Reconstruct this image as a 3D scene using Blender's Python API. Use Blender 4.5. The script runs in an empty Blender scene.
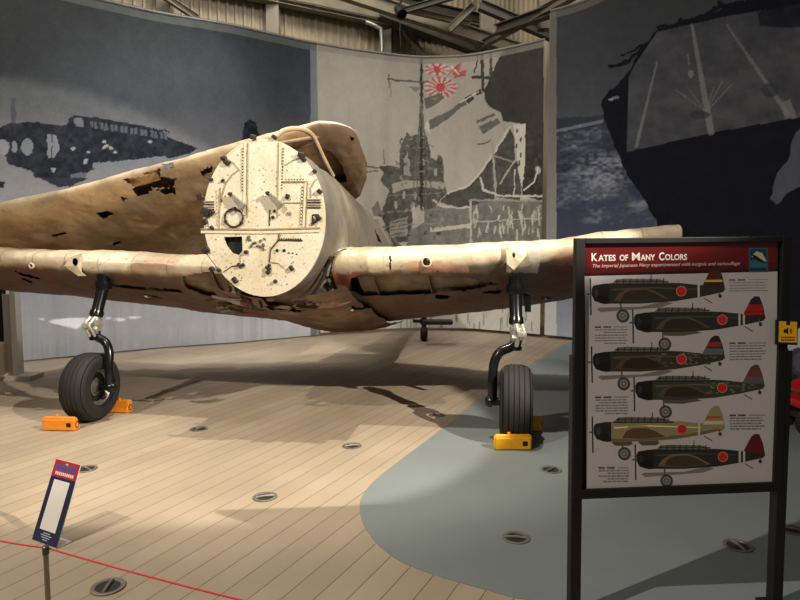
import bpy, bmesh, math, random
import numpy as np
from mathutils import Vector, Matrix, noise, geometry
random.seed(7); RNG = np.random.default_rng(7)
S = bpy.context.scene; C = S.collection
PI = math.pi
# ------------------------------------------------------------------ camera
F = 620.0; CAMZ = 1.6; PITCH = math.atan(49/620.0)
cp, sp = math.cos(PITCH), math.sin(PITCH)
def W(px, py, Y):                      # photo pixel at forward distance Y -> place
    u = (px-400)/F; v = (300-py)/F
    dx, dy, dz = u, cp+v*sp, -sp+v*cp
    k = Y/dy
    return Vector((dx*k, Y, CAMZ+dz*k))
def G(px, py, z=0.0):
    u = (px-400)/F; v = (300-py)/F
    dx, dy, dz = u, cp+v*sp, -sp+v*cp
    k = (z-CAMZ)/dz
    return Vector((dx*k, dy*k, z))
def ray(px, py):
    u = (px-400)/F; v = (300-py)/F
    return Vector((u, cp+v*sp, -sp+v*cp))
def onplane(px, py, p0, n):
    d = ray(px, py); o = Vector((0, 0, CAMZ))
    return o+d*((Vector(p0)-o).dot(n)/d.dot(n))
def proj(P):                           # numpy (n,3) -> pixel of the photo
    X = P[..., 0]; Y = P[..., 1]; Z = P[..., 2]-CAMZ
    d = Y*cp-Z*sp; v = Y*sp+Z*cp
    return 400+F*X/d, 300-F*v/d
cd = bpy.data.cameras.new('camera'); cam = bpy.data.objects.new('camera', cd); C.objects.link(cam)
cam.location = (0, 0, CAMZ); cam.rotation_euler = (PI/2-PITCH, 0, 0)
cd.sensor_width = 36; cd.lens = F/800*36; cd.clip_start = .05; cd.clip_end = 200
S.camera = cam
# ------------------------------------------------------------------ materials
def lin(c):
    c = np.asarray(c, float)/255.0
    return np.where(c <= .04045, c/12.92, ((c+.055)/1.055)**2.4)
def L4(c): return tuple(float(x) for x in lin(c))+(1,)
def nodes(m):
    m.use_nodes = True; nt = m.node_tree
    return nt, nt.nodes, nt.links, nt.nodes['Principled BSDF']
def mat(name, c, rough=.6, metal=0, var=.12, scale=8, bump=0, bscale=40, emit=0):
    m = bpy.data.materials.new(name); nt, N, L, b = nodes(m)
    b.inputs['Roughness'].default_value = rough; b.inputs['Metallic'].default_value = metal
    tc = N.new('ShaderNodeTexCoord')
    if var:
        nz = N.new('ShaderNodeTexNoise'); nz.inputs['Scale'].default_value = scale; nz.inputs['Detail'].default_value = 6
        L.new(tc.outputs['Object'], nz.inputs['Vector'])
        cr = N.new('ShaderNodeValToRGB'); c4 = L4(c)
        cr.color_ramp.elements[0].position = .3; cr.color_ramp.elements[1].position = .7
        cr.color_ramp.elements[0].color = tuple(x*(1-var) for x in c4[:3])+(1,)
        cr.color_ramp.elements[1].color = tuple(min(1, x*(1+var)) for x in c4[:3])+(1,)
        L.new(nz.outputs['Fac'], cr.inputs['Fac']); L.new(cr.outputs['Color'], b.inputs['Base Color'])
    else: b.inputs['Base Color'].default_value = L4(c)
    if bump:
        n2 = N.new('ShaderNodeTexNoise'); n2.inputs['Scale'].default_value = bscale; n2.inputs['Detail'].default_value = 5
        L.new(tc.outputs['Object'], n2.inputs['Vector'])
        bp = N.new('ShaderNodeBump'); bp.inputs['Strength'].default_value = bump; bp.inputs['Distance'].default_value = .01
        L.new(n2.outputs['Fac'], bp.inputs['Height']); L.new(bp.outputs['Normal'], b.inputs['Normal'])
    return m
def print_mat(name, rough=.8, weave=True):    # printed fabric: colour from the print, its painted-in foot lighting included, stored on the mesh
    m = bpy.data.materials.new(name); nt, N, L, b = nodes(m)
    at = N.new('ShaderNodeAttribute'); at.attribute_name = 'Col'
    L.new(at.outputs['Color'], b.inputs['Base Color']); b.inputs['Roughness'].default_value = rough
    b.inputs['Specular IOR Level'].default_value = .15
    return m
def skin_mat(name):
    m = bpy.data.materials.new(name); nt, N, L, b = nodes(m)
    at = N.new('ShaderNodeAttribute'); at.attribute_name = 'Col'
    tc = N.new('ShaderNodeTexCoord')
    n1 = N.new('ShaderNodeTexNoise'); n1.inputs['Scale'].default_value = 2.6; n1.inputs['Detail'].default_value = 9; n1.inputs['Roughness'].default_value = .65
    L.new(tc.outputs['Object'], n1.inputs['Vector'])
    r1 = N.new('ShaderNodeValToRGB'); e = r1.color_ramp.elements
    e[0].position = .3; e[0].color = (.50, .42, .36, 1); e[1].position = .68; e[1].color = (1.0, 1.0, 1.0, 1)
    x = e.new(.48); x.color = (.88, .80, .70, 1)
    L.new(n1.outputs['Fac'], r1.inputs['Fac'])
    mx = N.new('ShaderNodeMix'); mx.data_type = 'RGBA'; mx.blend_type = 'MULTIPLY'; mx.inputs[0].default_value = .75
    L.new(at.outputs['Color'], mx.inputs[6]); L.new(r1.outputs['Color'], mx.inputs[7])
    # corrosion specks
    n2 = N.new('ShaderNodeTexNoise'); n2.inputs['Scale'].default_value = 22; n2.inputs['Detail'].default_value = 6
    L.new(tc.outputs['Object'], n2.inputs['Vector'])
    r2 = N.new('ShaderNodeValToRGB'); e = r2.color_ramp.elements
    e[0].position = .62; e[0].color = (0, 0, 0, 1); e[1].position = .72; e[1].color = (1, 1, 1, 1)
    L.new(n2.outputs['Fac'], r2.inputs['Fac'])
    m2 = N.new('ShaderNodeMix'); m2.data_type = 'RGBA'
    m2.inputs[7].default_value = (.16, .09, .05, 1)
    mm = N.new('ShaderNodeMath'); mm.operation = 'MULTIPLY'; mm.inputs[1].default_value = .55
    L.new(r2.outputs['Color'], mm.inputs[0]); L.new(mm.outputs[0], m2.inputs[0])
    L.new(mx.outputs[2], m2.inputs[6]); L.new(m2.outputs[2], b.inputs['Base Color'])
    b.inputs['Roughness'].default_value = .55; b.inputs['Metallic'].default_value = .12
    bp = N.new('ShaderNodeBump'); bp.inputs['Strength'].default_value = .55; bp.inputs['Distance'].default_value = .02
    n3 = N.new('ShaderNodeTexNoise'); n3.inputs['Scale'].default_value = 9; n3.inputs['Detail'].default_value = 7
    L.new(tc.outputs['Object'], n3.inputs['Vector'])
    L.new(n3.outputs['Fac'], bp.inputs['Height']); L.new(bp.outputs['Normal'], b.inputs['Normal'])
    return m
# ------------------------------------------------------------------ object helpers
def link(o, parent=None):
    C.objects.link(o)
    if parent is not None:
        o.parent = parent
    return o
def origin(parent):
    v = Vector((0, 0, 0))
    while parent is not None:
        v += parent.location; parent = parent.parent
    return v
def empty(name, loc, label, cat, group=None):
    o = bpy.data.objects.new(name, None); C.objects.link(o); o.location = loc; o.empty_display_size = .1
    return tag(o, label, cat, group)
def tag(o, label, cat, group=None):
    o['label'] = label; o['category'] = cat
    if group: o['group'] = group
    return o
def mesh_obj(name, V, Fc, m, parent=None, smooth=True, col=None, mats=None, fm=None):
    """V in world coordinates; the object sits on its parent's origin (parents only translate)."""
    org = origin(parent)
    V = np.asarray(V, float).reshape(-1, 3)
    if parent is None:                               # top-level mesh: own origin at the middle of its base
        org = Vector(((V[:, 0].min()+V[:, 0].max())/2, (V[:, 1].min()+V[:, 1].max())/2, V[:, 2].min()))
    me = bpy.data.meshes.new(name)
    me.from_pydata((V-np.array(org)).tolist(), [], Fc)
    for q in (mats or [m]): me.materials.append(q)
    if fm is not None: me.polygons.foreach_set('material_index', np.asarray(fm, dtype=np.int32))
    me.polygons.foreach_set('use_smooth', np.full(len(me.polygons), smooth))
    if col is not None:
        a = me.color_attributes.new('Col', 'FLOAT_COLOR', 'POINT')
        c4 = np.ones((len(V), 4)); c4[:, :3] = col
        a.data.foreach_set('color', c4.ravel())
    me.update()
    o = bpy.data.objects.new(name, me); link(o, parent)
    if parent is None: o.location = org
    return o
class MB:
    """collects world-space shapes into one mesh"""
    def __init__(s): s.V = []; s.F = []; s.M = []; s.C = []; s.mi = 0
    def add(s, V, Fc, mi=None):
        n = len(s.V); s.V += [tuple(v) for v in V]; s.F += [tuple(i+n for i in f) for f in Fc]
        s.M += [s.mi if mi is None else mi]*len(Fc)
    def box(s, c, d, R=None, mi=None):
        c = Vector(c); R = R or Matrix.Identity(3)
        V = [c+R@Vector((x*d[0]/2, y*d[1]/2, z*d[2]/2)) for x in (-1, 1) for y in (-1, 1) for z in (-1, 1)]
        s.add(V, [(0, 1, 3, 2), (4, 6, 7, 5), (0, 4, 5, 1), (2, 3, 7, 6), (0, 2, 6, 4), (1, 5, 7, 3)], mi)
    def rbox(s, c, d, r, R=None, seg=2, mi=None):
        bm = bmesh.new(); bmesh.ops.create_cube(bm, size=1)
        for v in bm.verts: v.co = Vector((v.co.x*d[0], v.co.y*d[1], v.co.z*d[2]))
        bmesh.ops.bevel(bm, geom=list(bm.edges), offset=r, segments=seg, affect='EDGES', profile=.6)
        R = R or Matrix.Identity(3); c = Vector(c)
        s.add([c+R@v.co for v in bm.verts], [[v.index for v in f.verts] for f in bm.faces], mi); bm.free()
    def tube(s, pts, r, n=12, cap=True, mi=None):
        pts = [Vector(p) for p in pts]; rs = r if isinstance(r, (list, tuple)) else [r]*len(pts)
        V = []; Fc = []; up = None
        for i, p in enumerate(pts):
            t = (pts[min(i+1, len(pts)-1)]-pts[max(i-1, 0)]).normalized()
            if up is None:
                up = Vector((0, 0, 1)) if abs(t.z) < .9 else Vector((1, 0, 0))
            a = t.cross(up).normalized(); up = a.cross(t).normalized()
            for k in range(n):
                q = 2*PI*k/n; V.append(p+(a*math.cos(q)+up*math.sin(q))*rs[i])
        for i in range(len(pts)-1):
            for k in range(n):
                Fc.append((i*n+k, i*n+(k+1) % n, (i+1)*n+(k+1) % n, (i+1)*n+k))
        if cap: Fc.append(tuple(range(n))[::-1]); Fc.append(tuple((len(pts)-1)*n+k for k in range(n)))
        s.add(V, Fc, mi)
    def lathe(s, c, ax, prof, n=48, mi=None, closed=False):
        """prof: list of (radius, offset along axis)"""
        c = Vector(c); ax = Vector(ax).normalized()
        a = ax.cross(Vector((0, 0, 1)) if abs(ax.z) < .9 else Vector((1, 0, 0))).normalized(); b = ax.cross(a)
        V = []; Fc = []; m = len(prof)
        for r, h in prof:
            for k in range(n):
                q = 2*PI*k/n; V.append(c+ax*h+(a*math.cos(q)+b*math.sin(q))*r)
        for i in range(m-1 if not closed else m):
            j = (i+1) % m
            for k in range(n): Fc.append((i*n+k, i*n+(k+1) % n, j*n+(k+1) % n, j*n+k))
        s.add(V, Fc, mi)
    def prism(s, pts, d, mi=None):
        """flat polygon (world points) extruded by vector d"""
        pts = [Vector(p) for p in pts]; d = Vector(d); n = len(pts)
        tris = geometry.tessellate_polygon([pts])
        V = pts+[p+d for p in pts]
        Fc = [tuple(t) for t in tris]+[tuple(i+n for i in t[::-1]) for t in tris]
        Fc += [(i, (i+1) % n, (i+1) % n+n, i+n) for i in range(n)]
        s.add(V, Fc, mi)
    def build(s, name, m, parent=None, smooth=False, bev=0):
        ms = m if isinstance(m, list) else [m]
        o = mesh_obj(name, s.V, s.F, ms[0], parent, smooth, mats=ms, fm=s.M)
        bm = bmesh.new(); bm.from_mesh(o.data); bmesh.ops.recalc_face_normals(bm, faces=bm.faces[:]); bm.to_mesh(o.data); bm.free()
        if smooth:
            o.data.set_sharp_from_angle(angle=math.radians(40))
        if bev:
            md = o.modifiers.new('bevel', 'BEVEL'); md.width = bev; md.segments = 2; md.limit_method = 'ANGLE'
        return o
def struct(o): o['kind'] = 'structure'; return o
# ------------------------------------------------------------------ 2D painting (numpy)
def inside(poly, X, Y):
    x0, y0 = poly[-1]; r = np.zeros(X.shape, bool)
    for x1, y1 in poly:
        c = ((y1 > Y) != (y0 > Y))
        with np.errstate(divide='ignore', invalid='ignore'):
            r ^= c & (X < (x0-x1)*(Y-y1)/((y0-y1) if y0 != y1 else 1e-9)+x1)
        x0, y0 = x1, y1
    return r
def vnoise(X, Y, s, seed=0):
    g = np.random.default_rng(seed).random((64, 64)); x = X/s; y = Y/s
    xi = np.floor(x).astype(int); yi = np.floor(y).astype(int); fx = x-xi; fy = y-yi
    fx = fx*fx*(3-2*fx); fy = fy*fy*(3-2*fy)
    a = g[xi % 64, yi % 64]; b = g[(xi+1) % 64, yi % 64]; c = g[xi % 64, (yi+1) % 64]; d = g[(xi+1) % 64, (yi+1) % 64]
    return (a*(1-fx)+b*fx)*(1-fy)+(c*(1-fx)+d*fx)*fy
def fbm(X, Y, s, seed=0):
    return .5*vnoise(X, Y, s, seed)+.27*vnoise(X, Y, s/2, seed+1)+.15*vnoise(X, Y, s/4, seed+2)+.08*vnoise(X, Y, s/8, seed+3)
class Paint:
    def __init__(s, X, Y, base): s.X, s.Y = X, Y; s.c = np.tile(np.array(base, float), (len(X), 1))
    def m(s, mask, c, a=1.0): s.c[mask] = s.c[mask]*(1-a)+np.array(c, float)*a
    def poly(s, p, c, a=1.0): s.m(inside(p, s.X, s.Y), c, a)
    def line(s, pts, w, c, a=1.0, w2=None):
        for i, ((x0, y0), (x1, y1)) in enumerate(zip(pts[:-1], pts[1:])):
            dx, dy = x1-x0, y1-y0; l = dx*dx+dy*dy+1e-9
            t = np.clip(((s.X-x0)*dx+(s.Y-y0)*dy)/l, 0, 1)
            d = np.hypot(s.X-x0-t*dx, s.Y-y0-t*dy)
            ww = w if w2 is None else w+(w2-w)*t
            s.m(d < ww/2, c, a)
    def ell(s, x, y, rx, ry, c, a=1.0): s.m(((s.X-x)/rx)**2+((s.Y-y)/ry)**2 < 1, c, a)
    def grad(s, ys, cols, mask=None):
        c = np.stack([np.interp(s.Y, ys, [q[k] for q in cols]) for k in range(3)], 1)
        if mask is None: s.c = c
        else: s.c[mask] = c[mask]
    def mul(s, f): s.c *= f[:, None]

# ================================================================== FLOOR
def plank_mat():
    m = bpy.data.materials.new('deck planks'); nt, N, L, b = nodes(m)
    tc = N.new('ShaderNodeTexCoord'); mp = N.new('ShaderNodeMapping'); mp.vector_type = 'POINT'
    mp.inputs['Rotation'].default_value = (0, 0, -math.atan2(.90, .435))
    L.new(tc.outputs['Object'], mp.inputs['Vector'])
    br = N.new('ShaderNodeTexBrick'); br.inputs['Scale'].default_value = 1
    br.inputs['Brick Width'].default_value = 40; br.inputs['Row Height'].default_value = .138
    br.inputs['Mortar Size'].default_value = .0032; br.inputs['Mortar Smooth'].default_value = .1
    br.offset = .37; br.inputs['Bias'].default_value = 0
    br.inputs['Color1'].default_value = L4((174, 158, 137)); br.inputs['Color2'].default_value = L4((163, 148, 129))
    br.inputs['Mortar'].default_value = L4((122, 104, 86))
    L.new(mp.outputs['Vector'], br.inputs['Vector'])
    n1 = N.new('ShaderNodeTexNoise'); n1.inputs['Scale'].default_value = 1.1; n1.inputs['Detail'].default_value = 8
    L.new(tc.outputs['Object'], n1.inputs['Vector'])
    r = N.new('ShaderNodeValToRGB'); e = r.color_ramp.elements
    e[0].position = .3; e[0].color = (.80, .79, .77, 1); e[1].position = .7; e[1].color = (1.04, 1.03, 1.02, 1)
    L.new(n1.outputs['Fac'], r.inputs['Fac'])
    mx = N.new('ShaderNodeMix'); mx.data_type = 'RGBA'; mx.blend_type = 'MULTIPLY'; mx.inputs[0].default_value = 1
    L.new(br.outputs['Color'], mx.inputs[6]); L.new(r.outputs['Color'], mx.inputs[7])
    L.new(mx.outputs[2], b.inputs['Base Color'])
    b.inputs['Roughness'].default_value = .62; b.inputs['Specular IOR Level'].default_value = .25
    bp = N.new('ShaderNodeBump'); bp.inputs['Strength'].default_value = .35; bp.inputs['Distance'].default_value = .004
    L.new(br.outputs['Fac'], bp.inputs['Height']); bp.invert = True
    L.new(bp.outputs['Normal'], b.inputs['Normal'])
    return m
mb = MB(); mb.box((0, 8, -.05), (30, 28, .1)); fl = struct(mb.build('floor', plank_mat()))
blue = mat('blue grey floor paint', (120, 127, 126), .5, 0, .06, 1.4)
bp_ = [G(576, 341.5), G(565, 344), G(530, 366), G(488, 393), G(430, 438), G(402, 459), G(380, 476), G(368, 488), G(361, 500), G(360, 512), G(364, 526),
       G(376, 543), G(390, 555), G(407, 565), G(440, 577), G(475, 587), G(513, 598)]
def smooth_poly(P, n=4):
    out = []
    for i in range(len(P)-1):
        p0, p1, p2, p3 = P[max(i-1, 0)], P[i], P[i+1], P[min(i+2, len(P)-1)]
        for k in range(n):
            t = k/n
            out.append(.5*((2*p1)+(p2-p0)*t+(2*p0-5*p1+4*p2-p3)*t*t+(3*p1-p0-3*p2+p3)*t**3))
    return out+[P[-1]]
bp_ = smooth_poly(bp_)+[Vector((1.0, 2.62, 0)), Vector((2.2, 2.2, 0)), Vector((4, 1.5, 0)), Vector((8, 1, 0)), Vector((8, 12, 0)), Vector((3.2, 12, 0))]
mb = MB(); mb.prism([Vector((p.x, p.y, .0)) for p in bp_], (0, 0, .003)); o = struct(mb.build('floor', blue))

# ================================================================== BUILDING SHELL
def siding_mat(name, c):
    m = bpy.data.materials.new(name); nt, N, L, b = nodes(m)
    b.inputs['Base Color'].default_value = L4(c); b.inputs['Roughness'].default_value = .55
    return m
siding = siding_mat('ribbed beige siding', (178, 164, 140)); steel = mat('painted roof steel', (132, 124, 108), .6, 0, .15, 3)
darksteel = mat('dark roof steel', (74, 68, 60), .6, 0, .2, 3)
foil = mat('roof foil insulation', (120, 122, 118), .3, .75, .3, 2, .8, 2.5)
wl0 = Vector((-15.0, 7.75, 0)); corner = Vector((2.5, 17.7, 0)); wr1 = Vector((9.5, 5.2, 0))
def ribbed_wall(name, p, q, z0, z1, step=.19):
    d = (q-p); n = int(d.length/step); u = d.normalized(); nn = Vector((u.y, -u.x, 0))
    V = []; Fc = []
    offs = [(0, 0), (.55, 0), (.65, .05), (.9, .05)]
    pts = []
    for i in range(n):
        for f, h in offs: pts.append(p+u*((i+f)*step)+nn*h)
    for a in pts: V += [(a.x, a.y, z0), (a.x, a.y, z1)]
    for i in range(len(pts)-1): Fc.append((2*i, 2*i+2, 2*i+3, 2*i+1))
    return struct(mesh_obj(name, V, Fc, siding, None, False))
ribbed_wall('wall_left', wl0, corner, 0, 9)
ribbed_wall('wall_right', corner, wr1, 0, 9)
mb = MB(); mb.box((0, 8, 10.2), (32, 30, .1)); struct(mb.build('ceiling', foil))
def beam(p, q, w, h, m, name):
    p = Vector(p); q = Vector(q); mb = MB(); d = (q-p); x = d.normalized(); up = Vector((0, 0, 1))
    if abs(x.z) > .95: up = Vector((0, 1, 0))
    y = up.cross(x).normalized(); z = x.cross(y); R = Matrix((x, y, z)).transposed()
    # I profile: web and two flanges
    mb.box((p+q)/2, (d.length, w*.18, h), R)
    mb.box((p+q)/2+z*h*.46, (d.length, w, h*.1), R); mb.box((p+q)/2-z*h*.46, (d.length, w, h*.1), R)
    return struct(mb.build(name, m))
ti = [0]
def trim(p, q, w, h, m=None): ti[0] += 1; return beam(p, q, w, h, m or steel, 'trim_%d' % ti[0])
uL = (corner-wl0).normalized(); nL = Vector((uL.y, -uL.x, 0)); uR = (wr1-corner).normalized(); nR = Vector((uR.y, -uR.x, 0))
def onL(px, off=.2):     # point of the left wall plane (offset into the room) under a pixel column
    p = onplane(px, 251, wl0+nL*off, nL); return Vector((p.x, p.y, 0))
def zat(px, py, p): return W(px, py, p.y).z
for px in (60, 172, 277, 386):
    p = onL(px, .22); trim((p.x, p.y, 0), (p.x, p.y, 9), .28, .22)
for py, h, m in ((-6, .38, steel), (-22, .25, darksteel), (6, .10, steel)):
    z = zat(300, py, onL(300, .3)); a = onL(-200, .3); b = onL(478, .3)
    trim((a.x, a.y, z), (b.x, b.y, z), .25, h, m)
# braces at the wall
a = onL(160, .5); b = onL(203, .5); trim((a.x, a.y, zat(160, -12, a)), (b.x, b.y, zat(203, 18, b)), .12, .12)
a = onL(404, .5); b = onL(425, .5); trim((a.x, a.y, zat(398, 30, a)), (b.x, b.y, zat(425, 58, b)), .12, .12)
# conduit bend near the column
mb = MB(); Y = onL(383, .6).y
mb.tube([W(366, 22, Y), W(374, 25, Y), W(381, 29, Y), W(382, 40, Y), W(382, 62, Y)], .055); mb.build('conduit', mat('galvanised pipe', (176, 174, 168), .3, .7), None, True)
tag(bpy.data.objects['conduit'], 'bent galvanised pipe running down the beige siding beside the column', 'pipe')
# roof girders towards the right and the truss webs
trim(W(478, 47, 15.8), W(640, -42, 9.5), .16, .16)
trim(W(486, 60, 16), W(486, -30, 16), .3, .26, steel)
trim(W(380, 12, 15.2), W(500, 58, 16.6), .3, .28, darksteel)
trim(W(330, -12, 14), W(520, 50, 15.8), .2, .3, steel)
trim(W(400, 12, 14), W(530, -26, 14), .12, .12, darksteel)
trim(W(400, 8, 14), W(470, 24, 15), .12, .12, steel)
trim(W(480, 5, 14), W(552, 36, 14), .2, .2, darksteel)
trim(W(449, 30, 14.5), W(474, 5, 14.5), .14, .14, steel)
trim(W(546, 30, 13), W(545, -20, 13), .3, .25, steel)
trim(W(497, 30, 14), W(560, 8, 12), .2, .2, darksteel)
# hanging dark spot lamp under the girder
t = empty('ceiling_spotlight', W(399, 5, 12.5), 'small black spotlight hanging under the roof girder', 'spotlight')
mb = MB(); p = W(400, 12, 12.5); mb.lathe(p, (.35, -.6, -.7), [(.0, -.16), (.07, -.15), (.09, -.05), (.11, .1), (.10, .11), (.08, .04), (0, .04)], 20)
mb.build('lamp_housing', mat('black lamp metal', (22, 22, 24), .45, .3), t, True)
mb = MB(); mb.tube([W(401, -10, 12.5), W(401, 2, 12.5), W(397, 6, 12.5), W(399, 12, 12.5)], .022, 8); mb.build('bracket', bpy.data.materials['black lamp metal'], t, True)
mb = MB(); mb.tube([W(400, 16, 12.5), W(400, 34, 12.45), W(401, 47, 12.4)], .009, 6)
o = mb.build('hanging_cord', bpy.data.materials['black lamp metal'], None, True); tag(o, 'thin dark cord hanging from the roof spotlight', 'cord')

# ================================================================== BANNERS
def topd(px, py, H):
    v = ray(px, py); k = (H-CAMZ)/v.z; return Vector((v.x*k, v.y*k, 0))
H1 = 5.4
wp = [Vector((-7.4, 7.2, 0)), Vector((-6.3, 8.0, 0)), topd(24, -21, H1), topd(150, 9, H1), topd(230, 23, H1), topd(318, 42, H1),
      topd(400, 54, H1), topd(440, 55.5, H1), topd(480, 52, H1), topd(545, 38, H1)]
curve = np.array([[p.x, p.y] for p in smooth_poly(wp, 12)])
H3 = 5.87
wp3 = [G(544, 338), G(576, 340.5), topd(600, 0, H3)]
wp3 = [Vector((2.67, 11.36, 0)), Vector((3.08, 10.98, 0)), Vector((3.44, 10.4, 0)), Vector((3.85, 9.6, 0)), Vector((4.4, 8.2, 0)), Vector((4.75, 7.2, 0)), Vector((5.1, 6.1, 0)), Vector((5.4, 5.0, 0))]
curve3 = np.array([[p.x, p.y] for p in smooth_poly(wp3, 12)])
def banner(name, crv, a0, a1, H, z0, paint, label, res=.0145, wav=.012, vcut=True):
    px, _ = proj(np.c_[crv, np.full(len(crv), 1.6)])
    seg = np.r_[0, np.cumsum(np.hypot(*np.diff(crv, axis=0).T))]
    s0 = np.interp(a0, px, seg) if a0 is not None else 0
    s1 = np.interp(a1, px, seg) if a1 is not None else seg[-1]
    nu = int((s1-s0)/res); nv = int((H-z0)/res)
    s = np.linspace(s0, s1, nu+1); x = np.interp(s, seg, crv[:, 0]); y = np.interp(s, seg, crv[:, 1])
    z = np.linspace(z0, H, nv+1)
    X, Z = np.meshgrid(x, z); Yy, _ = np.meshgrid(y, z); Sg, _ = np.meshgrid(s, z)
    # soft vertical folds of the hanging cloth
    w = wav*(np.sin(Sg*7.3)+.6*np.sin(Sg*17.1+1.3)+.5*np.sin(Sg*3.1))
    Yy = Yy+w*np.clip((H-Z)/3, 0.15, 1)
    V = np.stack([X.ravel(), Yy.ravel(), Z.ravel()], 1)
    PX, PY = proj(V)
    col = paint(PX, PY, Sg.ravel(), Z.ravel())
    col = np.clip(lin(np.clip(col, 3, 250)), 0, 1)
    i = np.arange((nu+1)*(nv+1)).reshape(nv+1, nu+1)
    Fc = np.stack([i[:-1, :-1], i[:-1, 1:], i[1:, 1:], i[1:, :-1]], -1).reshape(-1, 4)
    # coarse backing 15 mm behind the print
    nb = 40; sb = np.linspace(s0, s1, nb+1); xb = np.interp(sb, seg, crv[:, 0]); yb = np.interp(sb, seg, crv[:, 1])
    base = len(V)
    Vb = []
    for k in range(nb+1): Vb += [(xb[k], yb[k]+.05, z0), (xb[k], yb[k]+.05, H)]
    Fb = [(base+2*k, base+2*k+1, base+2*k+3, base+2*k+2) for k in range(nb)]
    V = np.r_[V, np.array(Vb)]; col = np.r_[col, np.full((len(Vb), 3), .25)]
    o = mesh_obj(name, V, Fc.tolist()+Fb, M_print, None, True, col=col)
    mb = MB(); mb.tube([(xb[k], yb[k]+.02, H-.03) for k in range(nb+1)], .03, 8)
    # hanging rail belongs to the banner
    q = mb.build('hanging_rail', mat('banner rail', (120, 118, 112), .5, .3), None, True)
    q.parent = o; q.location = q.location-o.location
    return tag(o, label, 'banner')
M_print = print_mat('banner print')

def paint_left(X, Y, Sg, Z):
    P = Paint(X, Y, (0, 0, 0))
    Xj = X+(vnoise(X, Y, 3.5, 3)-.5)*1.3; Yj = Y+(vnoise(X, Y, 3.5, 9)-.5)*1.3
    P.grad([-60, 20, 100, 150, 200, 260, 292, 330, 372], [(84, 87, 89), (86, 90, 93), (92, 96, 102), (120, 121, 126), (140, 140, 144), (160, 162, 168), (206, 210, 220), (222, 226, 234), (196, 202, 212)])  # paler foot: print tone with the brighter light there painted in
    # darker blue towards the right of the sky
    f = np.clip((X-180)/130, 0, 1)*np.clip((180-Y)/100, 0, 1); P.c = P.c*(1-f[:, None]*.28)+np.array([58, 68, 88])*f[:, None]*.28
    f = np.clip((70-Y)/70, 0, 1)*np.clip((X-60)/140, 0, 1)*.2; P.mul(1-f)
    P.X, P.Y = Xj, Yj
    D = (34, 38, 48); D2 = (44, 50, 62)
    P.line([(13, 100), (13.5, 126)], 5, (70, 74, 84), .8)
    P.poly([(-12, 130), (0, 127), (8, 124), (20, 122.5), (38, 121.5), (43, 124), (66, 125), (70, 118), (76, 115), (100, 118), (140, 125.5), (160, 130), (172, 139), (198, 148), (188, 154),
            (165, 159), (120, 165), (95, 169), (88, 172), (84, 178), (70, 180), (50, 180), (35, 177), (32, 171), (8, 164), (5, 155), (10, 142), (-12, 140)], D)
    P.poly([(92, 163), (130, 160), (165, 156), (168, 159), (120, 166), (93, 169)], (120, 126, 138))
    P.poly([(73, 119), (77, 117), (82, 118), (84, 128), (76, 126)], (108, 112, 120))
    for i in range(8):
        x = 90+i*10; y = 121+i*1.6
        P.poly([(x, y), (x+7, y+1), (x+8, y+7.5), (x+1, y+6.5)], (86, 92, 104)); P.line([(x+4, y), (x+4, y+8)], 1, D)
        P.line([(x-1, y-.5), (x+4, y-2), (x+9, y+.5)], 1.2, D)
    P.ell(3, 147, 6, 8, (134, 138, 145)); P.ell(14.5, 147, 3, 6, (128, 132, 140)); P.ell(27, 147, 6, 8.5, (118, 124, 133))
    P.poly([(47, 134), (56, 135), (60, 148), (55, 157), (48, 158)], (130, 134, 142)); P.line([(52, 133), (52, 160)], 1, D2)
    P.poly([(50, 167), (57, 168), (53, 173)], (140, 143, 148)); P.poly([(71, 174), (86, 172), (86, 178), (70, 178)], (96, 100, 110))
    for x, y in ((86, 160), (85, 163), (104, 142), (107, 146), (111, 148), (104, 148), (73, 149), (88, 152), (115, 152), (150, 142)): P.ell(x, y, 2.2, 1.5, (150, 152, 156))
    P.poly([(38, 177), (90, 178), (70, 186), (58, 187)], D2)
    P.poly([(-5, 180), (5, 182), (4, 188), (-5, 187)], D)
    P.poly([(242, 141), (244, 124), (250, 119), (256, 123), (260, 141)], D)
    P.X, P.Y = X, Y
    rr = np.random.default_rng(8); mk = (P.c.max(1) < 60)
    P.c[mk] += ((fbm(X, Y, 5, 77)-.45)*46)[mk][:, None].clip(-8, 60)
    P.c *= np.interp(Y, [0, 150, 290], [.86, .93, 1.0])[:, None]  # top darkened in the colour to hold the weaker light up there
    # border strips of the print
    P.m((X > 310.5), (132, 142, 146)); P.m((X > 316.5), (186, 184, 176), .6)
    P.m(Z > H1-.17, (116, 120, 118), .75)
    P.c += ((fbm(X, Y, 9, 5)-.5)*13+(vnoise(X, Y, 1.2, 8)-.5)*7)[:, None]
    st = (vnoise(X, Y*.04, 2.2, 21)-.5)*26*np.clip((Y-285)/20, 0, 1)*np.clip(vnoise(X, Y, 22, 22)*1.8-.4, 0, 1); P.c += st[:, None]
    P.c += (np.clip(vnoise(X, Y*0+3, 36, 31)-.72, 0, 1)*60*np.clip((Y-280)/30, 0, 1))[:, None]
    return P.c
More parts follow.
